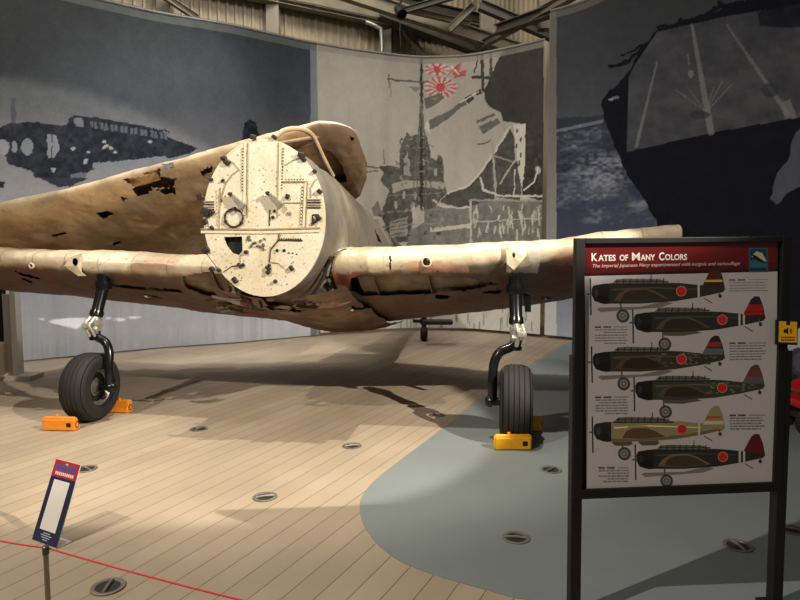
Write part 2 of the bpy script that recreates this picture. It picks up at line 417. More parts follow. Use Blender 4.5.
def paint_mid(X, Y, Sg, Z):
    P = Paint(X, Y, (0, 0, 0))
    P.grad([30, 60, 150, 240, 300, 335], [(152, 147, 140), (160, 155, 147), (172, 166, 157), (184, 179, 170), (205, 203, 198), (214, 213, 210)])  # foot painted paler, partly to carry the light falling on it
    Xj = X+(vnoise(X, Y, 3.5, 13)-.5)*1.3; Yj = Y+(vnoise(X, Y, 3.5, 19)-.5)*1.3
    P.X, P.Y = Xj, Yj
    D = (92, 89, 83); K = (64, 62, 58); Mg = (122, 118, 110); Lt = (196, 190, 180)
    # sea and hull bodies
    P.poly([(467, 200), (545, 200), (545, 345), (430, 345), (430, 243), (440, 226), (467, 222)], (116, 114, 109))
    P.poly([(410, 222), (432, 206), (470, 208), (470, 260), (405, 260)], (128, 125, 119))
    P.poly([(430, 228), (470, 224), (470, 228), (430, 232)], Lt)
    P.m((Yj > 262) & (Xj < 545), (206, 204, 198), .8)
    # superstructure
    P.poly([(400, 150), (403, 141), (407, 132), (411, 137), (416, 134), (426, 135), (429, 146), (431, 157), (436, 160), (438, 154), (442, 157), (444, 170), (444, 182), (447, 192), (436, 206), (414, 216), (408, 242), (392, 243),
            (386, 228), (381, 214), (386, 200), (389, 190), (380, 180), (384, 172), (377, 167), (390, 165), (400, 168)], D)
    P.poly([(392, 184), (406, 180), (430, 181), (446, 183), (444, 189), (420, 187), (404, 189), (393, 193)], (166, 160, 150))
    P.poly([(404, 160), (408, 150), (411, 176), (404, 176)], (150, 146, 138)); P.poly([(413, 203), (424, 207), (424, 222), (412, 230)], (186, 181, 172))
    P.line([(377, 168), (362, 166)], 1.5, D); P.line([(377, 171), (360, 173)], 1.2, D); P.line([(384, 163), (384, 150)], 1, D)
    P.line([(400, 142), (402, 138), (405, 142), (402, 146), (400, 142)], 1.2, D)
    P.poly([(378, 200), (372, 208), (374, 216), (384, 218)], Mg); P.poly([(390, 222), (408, 216), (408, 235), (390, 240)], (148, 144, 136))
    for i in range(5): P.line([(391, 223+i*4), (408, 220+i*4)], 1, D)
    for x, y in ((404, 195), (416, 196), (423, 162), (436, 172), (396, 205), (412, 208)): P.ell(x, y, 1.6, 4, Lt, .7)
    P.poly([(360, 222), (378, 219), (384, 236), (362, 238)], Mg, .7); P.line([(362, 206), (362, 222)], 1, Mg)
    # mast, yard and rigging
    P.line([(421.5, 58), (421.5, 210)], 2.8, K); P.line([(388, 79), (404, 81), (432, 82)], 1.8, D); P.line([(389, 74), (389, 88)], 1, D); P.line([(391, 82), (391, 96)], .8, Mg)
    for x in (412, 416, 427, 433): P.line([(421, 100), (x, 208)], 1.1, (110, 106, 100))
    P.poly([(424, 128), (428, 120), (430, 134)], Lt)
    P.poly([(408, 86), (420, 88), (416, 92)], Mg)
    # flags with red rays
    R = (178, 76, 76)
    def rays(cx, cy, rx, ry, n, c0=4.5):
        P.ell(cx, cy, rx, ry, (192, 184, 176), .8)
        an = np.arctan2((P.Y-cy)/ry, (P.X-cx)/rx); rr = np.hypot((P.X-cx)/rx, (P.Y-cy)/ry)
        P.m((rr < 1) & (np.sin(an*n) > .1), R, .85); P.ell(cx, cy, c0, c0, R)
    rays(440.5, 87.5, 16, 11, 14); rays(437, 69.5, 13, 6, 9, 3.5)
    P.poly([(452, 74), (458, 63), (462, 65), (458, 72), (466, 70), (465, 76), (455, 77)], R, .8); P.line([(458, 74), (452, 66)], 1.5, (206, 200, 192))
    P.line([(448, 75), (461, 62)], 1.2, R); P.line([(454, 77), (466, 75)], 1.2, R)
    P.poly([(424, 98), (441, 93), (445, 97), (438, 103), (426, 110)], (104, 100, 94)); P.poly([(431, 98), (438, 97), (435, 101)], (140, 128, 98))
    P.poly([(429, 120), (446, 112.5), (458, 104), (464, 100), (467, 104), (459, 109), (450, 118), (430, 130)], (104, 102, 97))
    P.poly([(464, 98), (471, 94), (474, 99), (468, 104)], K); P.poly([(475, 92), (480, 89), (482, 94), (477, 96)], K)
    P.line([(460, 103), (478, 92)], 1.2, Lt)
    P.poly([(476, 121), (494, 113), (500, 123), (483, 134)], (104, 102, 97)); P.line([(478, 125), (496, 117)], 3, (164, 160, 152))
    P.line([(478, 144), (486, 143), (492, 140)], 1.6, D)
    # dark hulls on the right
    P.poly([(504, 47), (506, 20), (545, 15), (545, 126), (525, 124.5), (503, 121), (501, 113), (490, 107), (485.5, 101), (484, 91), (491, 75)], K)
    P.poly([(525, 120), (545, 120), (545, 202), (522, 196)], K)
    P.poly([(503, 50), (545, 36), (545, 40), (505, 55)], (40, 38, 36))
    P.poly([(510, 128), (497, 150), (480, 175), (470, 186), (447, 193), (440, 202), (455, 207), (470, 206), (497, 198), (520, 200), (524, 170), (515, 160), (514, 136)], (82, 80, 76))
    P.line([(510, 127), (492, 156), (478, 176), (468, 186), (448, 193)], 2.2, Lt)
    P.line([(492, 140), (496, 198)], 2.4, (160, 156, 148)); P.line([(494, 156), (515, 162)], 1.3, (160, 156, 148)); P.line([(515, 160), (500, 184)], 1.6, (170, 165, 156))
    P.poly([(513, 124), (525, 124), (525, 165), (522, 188), (519, 175)], (200, 194, 184))
    for x, y in ((517, 131), (521, 140), (517, 146), (521, 155), (519, 163)): P.ell(x, y, 1, 2.6, K)
    P.line([(480, 178), (484, 190), (500, 196), (544, 196)], 2, Lt); P.line([(434, 200), (442, 206), (456, 208), (470, 207)], 1.8, Lt)
    P.line([(515, 170), (514, 196)], 1.2, Lt); P.line([(524, 190), (534, 182), (538, 168)], 1.6, Lt); P.ell(538, 170, 2.6, 4, Lt, .8)
    P.line([(470, 200), (471, 242)], 2, (184, 179, 170)); P.line([(470, 200), (545, 201)], 2, (150, 146, 138))
    rr = np.random.default_rng(5)
    for i in range(54):
        x = rr.uniform(473, 543); y = rr.uniform(204, 232); l = rr.uniform(4, 12)
        P.line([(x, y), (x+rr.uniform(-2, 2), y+l)], .9+rr.random(), (196, 191, 182), .8)
    P.line([(472, 222), (545, 218)], 1.2, (176, 172, 164))
    rq = np.random.default_rng(12)
    for i in range(90):
        x = rq.uniform(378, 444); y = rq.uniform(160, 240); w_ = rq.uniform(1, 5); h_ = rq.uniform(.8, 4)
        if x < 388 and y < 200: continue
        P.poly([(x, y), (x+w_, y), (x+w_, y+h_), (x, y+h_)], [(60, 58, 54), (140, 136, 128), (176, 170, 160), (112, 108, 102)][i % 4], .55)
    for i in range(26):
        x = rq.uniform(400, 430); y = rq.uniform(135, 182); P.line([(x, y), (x+rq.uniform(-6, 6), y+rq.uniform(-2, 2))], 1, [(150, 146, 138), (56, 54, 50)][i % 2], .7)
    for y0 in (188, 196, 212, 226): P.line([(388, y0), (440, y0-3)], .9, (160, 155, 146), .6)
    mk = (X > 375) & (Y > 128) & (Y < 262) & (P.c.max(1) < 150); P.c[mk] += ((fbm(X, Y, 4, 78)-.5)*44)[mk][:, None]
    # hoists over the top edge
    P.line([(481, 30), (483, 90)], 3.2, (70, 67, 62)); P.line([(490, 30), (491, 79)], 3, (80, 76, 70)); P.line([(473, 77), (496, 78.5)], 3, (66, 63, 58)); P.line([(474, 46), (478, 60), (474, 72)], 1.5, K)
    P.X, P.Y = X, Y
    P.m(Z > H1-.15, (140, 134, 126), .75)
    P.m(X > 543.6, (190, 184, 176), .6)
    # dark strokes at the foot; its paleness is print plus painted-in light
    low = (Y > 290)
    for i in range(70):
        x = rr.uniform(322, 545); y = rr.uniform(302, 326)
        P.line([(x, y), (x+rr.uniform(-.5, .5), y+rr.uniform(4, 14))], 1+rr.random(), (150, 150, 150) if x < 430 else (120, 118, 114), .7)
    P.c = np.clip(P.c*1.14, 0, 240); P.c += ((fbm(X, Y, 8, 15)-.5)*12+(vnoise(X*3, Y, 4, 18)-.5)*6+(vnoise(X, Y*.05, 9, 28)-.5)*8)[:, None]
    return P.c
def paint_right(X, Y, Sg, Z):
    P = Paint(X, Y, (0, 0, 0))
    P.grad([-80, 0, 60, 115], [(66, 68, 72), (68, 70, 75), (72, 75, 81), (78, 82, 88)])
    Xj = X+(vnoise(X, Y, 5, 33)-.5)*3; Yj = Y+(vnoise(X, Y, 5, 39)-.5)*3
    sea = Yj > 118+(X-557)*-.05
    c = np.stack([np.interp(Y, [118, 180, 240, 300, 345], q) for q in ((56, 52, 78, 138, 176), (60, 57, 84, 144, 182), (74, 76, 106, 164, 198))], 1)  # sea lightens downward: foam plus spot light put into the colour
    P.c[sea] = c[sea]
    fo = fbm(X*.5+Y*.15, Y*1.5, 22, 41)+.30*vnoise(X*.7, Y*1.4, 3.0, 44)+.16*vnoise(X*.8, Y*1.5, 1.4, 47)
    f = np.clip((fo-.53)*4.0, 0, 1)*np.exp(-((Y-172)/24)**2)*np.exp(-((X-604)/40)**2); f2 = np.clip((fo-.80)*3, 0, 1)
    f = np.clip(f+f2*.7, 0, 1)*(Y > 116); P.c = P.c*(1-f[:, None]*.8)+np.array([168, 172, 184])*f[:, None]*.8
    P.line([(557, 131), (580, 126), (602, 121)], 3, (140, 144, 154), .7)
    P.X, P.Y = Xj, Yj
    N0 = (17, 19, 29)
    P.poly([(657, 30), (688, 20), (718, 10), (739, 2), (1100, -200), (1100, 500), (660, 500), (668, 300), (664, 250), (656, 220), (640, 192), (626, 172), (616, 150), (604, 120), (601, 104), (606, 94), (618, 84), (630, 70), (640, 50)], N0)
    P.line([(610, 66), (628, 62), (640, 50), (657, 32)], 3, N0); P.line([(622, 56), (645, 44)], 2, N0); P.line([(657, 28), (690, 20), (718, 8), (742, 0)], 2.5, (20, 22, 30))
    for x, y in ((680, 20), (715, 8), (720, 4), (660, 29)): P.ell(x, y, 3, 3, (22, 24, 32))
    P.ell(616, 97, 4, 2, (120, 124, 134)); P.ell(612, 99, 3, 1.2, (150, 152, 158))
    P.X, P.Y = X, Y
    deck = [(627, 152), (628, 110), (629, 77), (634, 66), (645, 50), (657, 32), (692, 24), (728, 16), (765, 10), (900, -5), (1000, 80), (1000, 84), (800, 117), (710, 133)]
    P.poly(deck, (76, 78, 84)); P.poly([(757, 12), (900, -15), (900, 20), (790, 28), (760, 26)], (38, 40, 50))
    mk = inside(deck, X, Y); n = (fbm(X, Y*1.8, 26, 51)-.5)*34+(fbm(X, Y, 7, 55)-.5)*12; P.c[mk] += n[mk][:, None]
    Ls = (128, 130, 134)
    P.line([(692, 25), (711, 132)], 3, Ls, .8, 7)
    for i in range(13):
        t = i/13; P.line([(657-21*t, 62+86*t), (657-21*(t+.055), 62+86*(t+.055))], 2+1.5*t, Ls, .75)
        t = i/13; P.line([(727+62*t, 25+91*t), (727+62*(t+.05), 25+91*(t+.05))], 2.2+3*t, Ls, .7)
    P.poly([(780, 102), (790, 99), (797, 118), (785, 119)], Ls, .7)
    for dx, dy in ((-30, -22), (-18, -24), (26, -28), (16, -30), (8, -26)): P.line([(706, 112), (706+dx, 112+dy)], 1.3, (128, 130, 136), .55)
    P.ell(691, 74, 3, 4, (150, 152, 158), .6); P.line([(688, 55), (689, 64)], 1.5, (140, 142, 148), .6)
    P.ell(700, 115, 10, 4, (50, 52, 62), .6); P.ell(770, 90, 9, 7, (52, 54, 64), .6)
    P.X, P.Y = Xj, Yj
    P.poly([(802, 125), (793, 138), (788, 160), (778, 172), (771, 198), (778, 204), (790, 190), (802, 186)], (98, 102, 114), .8)
    P.poly([(784, 338), (792, 330), (830, 326), (830, 352), (800, 346), (790, 350)], (190, 190, 194), .9)
    P.poly([(786, 352), (800, 346), (830, 354), (830, 385), (786, 382)], (62, 64, 72)); P.ell(800, 362, 7, 9, (92, 94, 102), .7)
    P.X, P.Y = X, Y
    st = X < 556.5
    c = np.stack([np.interp(Y, [20, 120, 240, 310, 345], q) for q in ((116, 124, 160, 206, 216), (112, 120, 158, 206, 218), (106, 116, 156, 208, 222))], 1)  # border strip whitens towards the foot, its lighting painted in
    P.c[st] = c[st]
    P.m((Z > H3-.16), (130, 126, 118), .6)
    P.c += ((fbm(X, Y, 8, 65)-.5)*8+(vnoise(X*3, Y, 4, 68)-.5)*4)[:, None]
    return P.c
banner('mural_banner', curve, None, 318.5, H1, .02, paint_left, 'tall dark blue-grey banner printed with a bomber in flight, left of the pale warship banner')
banner('mural_banner', curve, 319.6, 544.6, H1, .06, paint_mid, 'pale grey curved banner printed with a warship, mast and red rayed flags')
banner('mural_banner', curve3, None, None, H3, .06, paint_right, 'very dark navy banner printed with sea foam and striped deck, behind the board', wav=.004)

# ================================================================== AIRCRAFT
WL = G(92, 420); WR = G(515, 439.5)
O = (WL+WR)/2; AX = (WR-WL).normalized(); BX = Vector((-AX.y, AX.x, 0))
half = (WR-WL).length/2
def A(a, b, z): return Vector((O.x+AX.x*a+BX.x*b, O.y+AX.y*a+BX.y*b, z))
air = empty('bomber_airframe', (O.x, O.y, 0), 'derelict cream and rust-brown bomber fuselage with folded wing, standing on two black wheels', 'aircraft')
SK = skin_mat('weathered aircraft skin')
CREAM = np.array([.76, .67, .51]); TAN = np.array([.50, .36, .23]); BROWN = np.array([.165, .108, .078]); REDB = np.array([.20, .088, .062]); ORANGE = np.array([.62, .22, .13]); GREY = np.array([.20, .19, .172]); WHITE = np.array([.78, .72, .62])
def n3(p, s, k=0): return noise.noise(Vector((p[0]*s+k, p[1]*s, p[2]*s)))
def grid(name, fn, nu, nv, holes, colf, parent, m=SK, close_v=False, caps=None, keep=None, extra=None):
    """fn(i/nu, j/nv) -> world point; faces whose centre falls in a hole polygon on the near side are cut away"""
    V = [fn(i/nu, j/nv) for i in range(nu+1) for j in range(nv+1)]
    A_ = np.array([tuple(v) for v in V])
    idx = np.arange((nu+1)*(nv+1)).reshape(nu+1, nv+1)
    Fc = np.stack([idx[:-1, :-1], idx[:-1, 1:], idx[1:, 1:], idx[1:, :-1]], -1).reshape(-1, 4)
    uu = (np.repeat(np.arange(nu), nv)+.5)/nu; vv = (np.tile(np.arange(nv), nu)+.5)/nv
    cen = A_[Fc].mean(1); px, py = proj(cen)
    px = px+(vnoise(px, py, 3, 2)-.5)*1.2; py = py+(vnoise(px, py, 3, 6)-.5)*1.2
    kill = np.zeros(len(Fc), bool)
    for pl, cond in holes: kill |= inside(pl, px, py) & cond(uu, vv)
    if extra is not None: kill |= extra(uu, vv, px, py)
    Fc = Fc[~kill]
    PX, PY = proj(A_)
    U = np.repeat(np.arange(nu+1), nv+1)/nu; Vv = np.tile(np.arange(nv+1), nu+1)/nv
    col = colf(U, Vv, PX, PY, A_)
    Fl = Fc.tolist()
    if caps:
        for c in caps: Fl.append([int(q) for q in idx[c]][::(1 if c else -1)])
    o = mesh_obj(name, A_, Fl, m, parent, True, col=np.clip(col, 0, 1))
    return o
def thick(x, t): return 5*t*(.2969*math.sqrt(max(x, 0))-.126*x-.3516*x*x+.2843*x**3-.1015*x**4)
def lerp(a, b, t): return a+(b-a)*t
def interp(x, xs, ys): return float(np.interp(x, xs, ys))
def mix(c, tgt, f): f = np.asarray(f)[:, None]; return c*(1-f)+tgt*f

# ---- inner wing panels: t=0 trailing edge, lower side, .5 leading edge, upper side
def wing_pt(a, t, sgn, lift=0, bulge=1):
    r = (abs(a)-.4)/(3.45-.4)
    le_b = lerp(.10, .20, r); zl = RLE(r) if sgn > 0 else LLE(r); ch = lerp(3.15, 2.1, r) if sgn > 0 else lerp(3.15, 2.15, r)
    tc = lerp(.160, .165, r); pit = math.radians(lerp(16, 15.5, r) if sgn > 0 else lerp(15.5, 14.5, r))
    x = (1+math.cos(2*PI*t))/2; y = thick(x, tc)*ch*(-1 if t < .5 else 1)
    if t < .5: y *= 1.1
    xx = x*ch; b = le_b+xx*math.cos(pit)+y*math.sin(pit); z = zl-xx*math.sin(pit)+y*math.cos(pit)+lift
    p = A(a, b, z)
    d = .020*n3(p, 1.7, 5)+.010*n3(p, 5, 9)+.006*n3(p, 12, 2)
    p.z += d*(1 if t > .5 else -1); k = .012*n3(p, 3.1, 7); p.x += BX.x*k; p.y += BX.y*k
    return p
RLE = lambda r: interp(r, [0, .3, .6, 1], [1.53, 1.555, 1.62, 1.77])
LLE = lambda r: interp(r, [0, .3, .6, 1], [1.45, 1.475, 1.515, 1.555])
low = lambda u, v: v < .5
lowle = lambda u, v: (v < .62)
def col_inner(sgn):
    def f(U, V, PX, PY, P):
        n = fbm(U*300, V*200, 30, 71 if sgn > 0 else 75); n2 = fbm(U*400, V*60, 18, 81)
        c = np.tile(CREAM, (len(U), 1))
        c = mix(c, TAN, np.clip((n-.5)*2.5, 0, 1)*.7)
        c = mix(c, TAN*.45, (np.abs((U*9.5) % 1-.5) < .006)*.7)
        under = np.clip((.468-V)/.02+(n-.5)*1.6, 0, 1)
        c = mix(c, BROWN, under)  # brown underside paint, darkened to hold the shade below the wing
        c = mix(c, REDB, under*np.clip((n2-.47)*7, 0, 1)*.8)
        c = mix(c, GREY*.8, under*np.clip((.47-n2)*5, 0, 1)*.6)
        le = np.clip(1-abs(V-.468)/.022, 0, 1)*np.clip((n2-.42)*4, 0, 1)
        c = mix(c, np.array([.46, .27, .17]), le*.55)
        if sgn > 0:
            def patch(poly, colr, a=.9):
                nonlocal c
                jx = PX+(n-.5)*7; jy = PY+(n2-.5)*7
                c = mix(c, colr, (inside(poly, jx, jy) & (V < .6))*a)
            patch([(330, 274), (360, 273), (346, 288), (352, 296), (334, 297)], ORANGE)
            patch([(330, 284), (350, 286), (348, 297), (330, 296)], WHITE)
            patch([(400, 262), (415, 260), (438, 262), (470, 268), (470, 273), (410, 271)], np.array([.62, .33, .22]), .6)
            patch([(368, 306), (470, 300), (470, 330), (372, 328)], REDB, .85)
            patch([(508, 246), (540, 244), (536, 272), (508, 272)], WHITE, .9)
            patch([(350, 250), (370, 252), (400, 270), (334, 274), (340, 256)], CREAM*1.05, .7)
        else:
            jx = PX+(n-.5)*7; jy = PY+(n2-.5)*6
            c = mix(c, ORANGE*.4+CREAM*.45, (inside([(128, 262), (180, 258), (176, 268), (138, 274)], jx, jy) & (V < .62))*.5)
            c = mix(c, REDB, (inside([(180, 306), (300, 308), (300, 335), (180, 330)], jx, jy) & (V < .5))*.8)
        return c
    return f
def ellp(cx, cy, rx, ry, n=16): return [(cx+rx*math.cos(2*PI*i/n), cy+ry*math.sin(2*PI*i/n)) for i in range(n)]
# right inner wing
holesR = [(ellp(425.5, 262.5, 4.2, 3.4), lowle), (ellp(442, 297, 8, 2.2), low), (ellp(492, 292, 10, 2), low), (ellp(545, 298, 6, 1.6), low),
          ([(389.5, 256), (391, 256), (391, 271.5), (389.5, 271.5)], lowle),
          ([(352, 277), (420, 275.5), (470, 278), (498, 284), (470, 290), (420, 294), (362, 296), (350, 289)], low),
          ([(506, 255), (512, 250), (514, 256), (509, 262)], lowle), ([(516, 253), (523, 250), (522, 254), (517, 258)], lowle)]
def ragged(p, x):
    def f(u, v, px, py):
        w_ = .015+.075*vnoise(u*400, v*0, 6, p)*(vnoise(u*400, v*0, 23, p+5) > .4)
        return ((v < w_) | (v > 1-w_)) & (u > x)
    return f
grid('inner_wing', lambda u, v: wing_pt(.35+2.97*u, v, 1), 360, 170, holesR, col_inner(1), air, extra=ragged(3, .3))['label'] = 'right hand inner wing with orange-red patches and round hole'
# left inner wing
holesL = [([(69, 262), (72, 257), (78, 255), (79, 262), (76, 268), (71, 270)], lowle), ([(14, 271), (38, 277), (40, 280), (20, 275)], low), ([(22, 278), (32, 281), (31, 283), (22, 280)], low),
          ([(142, 294), (158, 296), (164, 299), (144, 297)], low), ([(60, 295), (72, 296), (68, 302)], low),
          ([(182, 277), (205, 272), (238, 274), (262, 282), (276, 292), (272, 300), (240, 299), (205, 295), (186, 288)], low),
          ([(28, 264), (34, 263), (35, 268), (30, 269)], lowle), ([(100, 283), (180, 290), (182, 292), (150, 291), (100, 285)], low)]
grid('inner_wing', lambda u, v: wing_pt(-.35-3.4*u, v, -1), 380, 170, holesL, col_inner(-1), air, extra=ragged(9, .25))['label'] = 'left hand inner wing with torn ragged trailing edge'
# grey liners seen in the open wheel bays
bay = mat('bay grey metal', (138, 124, 102), .6, .25, .35, 7, .6, 14)
for sgn, a0, a1 in ((1, .55, 1.75), (-1, -.55, -1.7)):
    V = []; Fc = []; nu, nv = 30, 18
    for i in range(nu+1):
        for j in range(nv+1): V.append(wing_pt(lerp(a0, a1, i/nu), lerp(.12, .47, j/nv), sgn)+Vector((BX.x*.02, BX.y*.02, .045+.006*math.sin(i*1.6))))
    for i in range(nu):
        for j in range(nv): q = i*(nv+1)+j; Fc.append((q, q+1, q+nv+2, q+nv+1))
    mesh_obj('wheel_bay_liner', V, Fc, bay, air, False)
# pressed rims round the openings in the leading edge
def near_pt(sgn, px, py):
    best = None
    for i in range(120):
        a = sgn*(.4+3.2*i/120)
        for j in range(40):
            p = wing_pt(a, .40+.22*j/40, sgn); q = proj(np.array([tuple(p)])); d = math.hypot(q[0][0]-px, q[1][0]-py)
            if best is None or d < best[0]: best = (d, p)
    return best[1]
for sgn, x, y, r in ((1, 425.5, 262.5, .036), (-1, 32, 266, .02)):
    p = near_pt(sgn, x, y)-BX*.012; mb = MB(); mb.lathe(p, -BX, [(r+.012, -.01), (r+.010, .004), (r, .008), (r-.002, -.02)], 28); mb.build('hole_rim', mat('pale rim metal', (222, 204, 172), .5, .1), air, True)
for sgn, pts in ((-1, [(64, 266), (70, 257), (82, 253), (81, 272), (86, 276), (78, 276)]), (1, [(506, 244), (527, 244), (526, 256), (521, 262), (514, 270), (507, 264)])):
    n_ = len(pts); c_ = near_pt(sgn, sum(p[0] for p in pts)/n_, sum(p[1] for p in pts)/n_).y-.05
    hole_ = ellp(75, 262, 3.2, 4.2, 10) if sgn < 0 else ellp(514, 255, 1.6, 3.4, 8)
    bm = bmesh.new(); A1 = [bm.verts.new(W(x, y, c_+.03*((y-258)/14)**2)) for x, y in pts]; B1 = [bm.verts.new(W(x, y, c_)) for x, y in hole_]
    ed = [bm.edges.new((L_[i], L_[(i+1) % len(L_)])) for L_ in (A1, B1) for i in range(len(L_))]
    bmesh.ops.triangle_fill(bm, edges=ed, use_beauty=True, normal=Vector((0, -1, 0)))
    g_ = bmesh.ops.extrude_face_region(bm, geom=bm.faces[:]); bmesh.ops.translate(bm, verts=[v for v in g_['geom'] if isinstance(v, bmesh.types.BMVert)], vec=(0, .012, 0)); bm.verts.index_update()
    mesh_obj('patch_plate', [tuple(v.co) for v in bm.verts], [[v.index for v in f.verts] for f in bm.faces], mat('pale patch plate', (214, 200, 172), .5, .15, .2, 14, .4, 40), air, False); bm.free()
# wing root rib closing the right hand outer end and bay ribs
for sgn, a in ((1, 3.31), (-1, -3.74), (1, 1.2), (-1, -1.15), (1, .7), (-1, -.8)):
    n = 48; V = [wing_pt(a, k/n, sgn) for k in range(n)]; c = sum((Vector(v) for v in V), Vector())/n
    V = [c+(v-c)*.985 for v in V]; me = MB(); me.prism(V, AX*.012); me.build('wing_rib', mat('rib metal', (120, 98, 74), .6, .2), air)
# ---- centre belly fairing between the wings
belly_z = lambda b: interp(b, [-.35, 0, 1, 2, 3.1], [1.22, 1.08, .84, .62, .53])
def belly(u, v):
    a = lerp(-.62, .62, v); b = lerp(-.30, 3.0, u)
    r = abs(a)/.62; z = belly_z(b)+.10*r**2*1.2
    p = A(a-.05, b, z); p.z += .03*n3(p, 3, 4)+.015*n3(p, 9, 4); return p
def col_belly(U, V, PX, PY, P):
    n = fbm(U*200, V*120, 24, 91); c = np.tile(BROWN*1.15, (len(U), 1))
    c = mix(c, TAN, np.clip((n-.5)*4, 0, 1)*.7); c = mix(c, REDB, np.clip((U-.5)*3, 0, 1)*.8); return c
grid('belly_panel', belly, 70, 40, [([(262, 300), (300, 300), (330, 304), (300, 312), (270, 310)], lambda u, v: u < 2), ([(350, 306), (368, 308), (352, 311)], lambda u, v: u < 2)], col_belly, air)
# ---- fuselage
FB = [-.35, .3, 1, 2, 3, 4, 5, 6, 7.1]
Fw = [.508, .525, .52, .50, .44, .36, .27, .19, .09]
Ft = [2.49, 2.47, 2.38, 2.22, 2.05, 1.93, 1.83, 1.74, 1.62]
Fz = [1.235, 1.08, .95, .90, .90, .92, .97, 1.03, 1.12]
def fus(u, v):
    b = lerp(-.35, 7.1, u); w = interp(b, FB, Fw); zt = interp(b, FB, Ft); zb = interp(b, FB, Fz)
    q = 2*PI*v; cx = lerp(-.085, 0, u)
    ex = .95
    x = math.copysign(abs(math.sin(q))**ex, math.sin(q)); y = math.copysign(abs(math.cos(q))**ex, -math.cos(q))
    p = A(cx+w*x, b, (zt+zb)/2+(zt-zb)/2*y)
    k = (.014*n3(p, 2.2, 3)+.007*n3(p, 7, 5))*(0 if u < .02 else 1)
    return p+(AX*x+Vector((0, 0, 1))*y)*k
def col_fus(U, V, PX, PY, P):
    n = fbm(U*500, V*200, 34, 101); c = np.tile(GREY*.9, (len(U), 1))
    c = mix(c, CREAM*.8, np.clip((n-.55)*4, 0, 1)*.4); c = mix(c, BROWN*1.3, np.clip((.46-n)*6, 0, 1)*.6)
    c = mix(c, GREY*.5, np.clip((np.sin(U*150)-.985)*60, 0, 1)*.4)
    c = mix(c, BROWN, np.clip((.16-np.minimum(V, 1-V))*9, 0, 1)*.7)  # underside browned, part of its shade put into the colour
    return c
holesF = [([(374, 230), (378, 234), (382, 243), (378, 240)], lambda u, v: v < .5), ([(300, 146), (330, 152), (330, 172), (322, 168), (312, 152)], lambda u, v: (u > .03) & (u < .2)),
          ([(326, 262), (334, 256), (330, 290), (322, 300), (318, 292)], lambda u, v: v < .5), ([(300, 300), (316, 296), (312, 306)], lambda u, v: v < .5)]
def open_top(u, v, px, py):      # crew opening in the spine
    return (u > .045) & (u < .34) & (np.abs(v-.5) < .10+.02*vnoise(u*300, v*0, 9, 4))
grid('fuselage', fus, 260, 96, holesF, col_fus, air, extra=open_top)
# dark interior floor so the body reads hollow, with frames
for b in (.2, .8, 1.4, 2.0, 2.8, 3.8):
    mb = MB()
    w = interp(b, FB, Fw)-.03; zt = interp(b, FB, Ft)-.03; zb = interp(b, FB, Fz)+.03
    mb.tube([A(-.09+w*math.sin(q), b, (zt+zb)/2-(zt-zb)/2*math.cos(q)) for q in [.5+5.28*i/32 for i in range(33)]], .016, 6)
    mb.build('fuselage_frame', bay, air, True)
# curved rim hoop behind the bulkhead top
mb = MB(); hp = [(275, 137), (283, 131), (294, 128.5), (305, 130), (313, 136), (318, 146), (323, 157), (328, 167), (333, 176)]
hw = smooth_poly([W(x, y, 5.35+i*.09) for i, (x, y) in enumerate(hp)], 4)
mb.tube(hw, .022, 10); q = mb.build('rim_hoop', mat('bent cream tube', (190, 165, 132), .5, .2, .2), air, True)
mb = MB(); mb.tube([W(276, 144, 5.9), W(300, 140, 5.9), W(326, 135, 6.0)], .02, 8); mb.tube([W(285, 152, 6.2), W(322, 142, 6.2)], .018, 8); mb.build('cross_tube', mat('dull tan tube', (140, 118, 92), .5, .2, .2), air, True)

# ---- bulkhead disc with its fittings
bk = MB(); PN = BX.copy(); P0 = A(-.085, -.36, 1.9)
def BKp(px, py, off=0.0): return onplane(px, py, P0, PN)-PN*off
BKM = bpy.data.materials.new('cream bulkhead paint'); nt, N, L, bb = nodes(BKM)
tc = N.new('ShaderNodeTexCoord'); n1 = N.new('ShaderNodeTexNoise'); n1.inputs['Scale'].default_value = 55; n1.inputs['Detail'].default_value = 6; L.new(tc.outputs['Object'], n1.inputs['Vector'])
r1 = N.new('ShaderNodeValToRGB'); e = r1.color_ramp.elements; e[0].position = .27; e[0].color = L4((150, 118, 84)); e[1].position = .36; e[1].color = L4((228, 217, 192)); x = e.new(.7); x.color = L4((240, 232, 212))
L.new(n1.outputs['Fac'], r1.inputs['Fac'])
n2 = N.new('ShaderNodeTexNoise'); n2.inputs['Scale'].default_value = 3.2; n2.inputs['Detail'].default_value = 6; L.new(tc.outputs['Object'], n2.inputs['Vector'])
r2 = N.new('ShaderNodeValToRGB'); e = r2.color_ramp.elements; e[0].position = .35; e[0].color = (.88, .82, .72, 1); e[1].position = .6; e[1].color = (1, 1, 1, 1); L.new(n2.outputs['Fac'], r2.inputs['Fac'])
mx = N.new('ShaderNodeMix'); mx.data_type = 'RGBA'; mx.blend_type = 'MULTIPLY'; mx.inputs[0].default_value = 1; L.new(r1.outputs['Color'], mx.inputs[6]); L.new(r2.outputs['Color'], mx.inputs[7])
L.new(mx.outputs[2], bb.inputs['Base Color']); bb.inputs['Roughness'].default_value = .42; bb.inputs['Metallic'].default_value = .15
bmp = N.new('ShaderNodeBump'); bmp.inputs['Strength'].default_value = .3; bmp.inputs['Distance'].default_value = .01; L.new(n2.outputs['Fac'], bmp.inputs['Height']); L.new(bmp.outputs['Normal'], bb.inputs['Normal'])
hole = [(225.5, 237), (243.5, 236.5), (244, 251), (240, 255.5), (233, 253), (227.5, 246), (225, 240)]
hw_, zt_, zb_ = .520, 2.505, 1.225; nA = 72
rim = [A(-.085+hw_*math.sin(2*PI*k/nA), -.36, (zt_+zb_)/2-(zt_-zb_)/2*math.cos(2*PI*k/nA)) for k in range(nA)]
bm = bmesh.new()
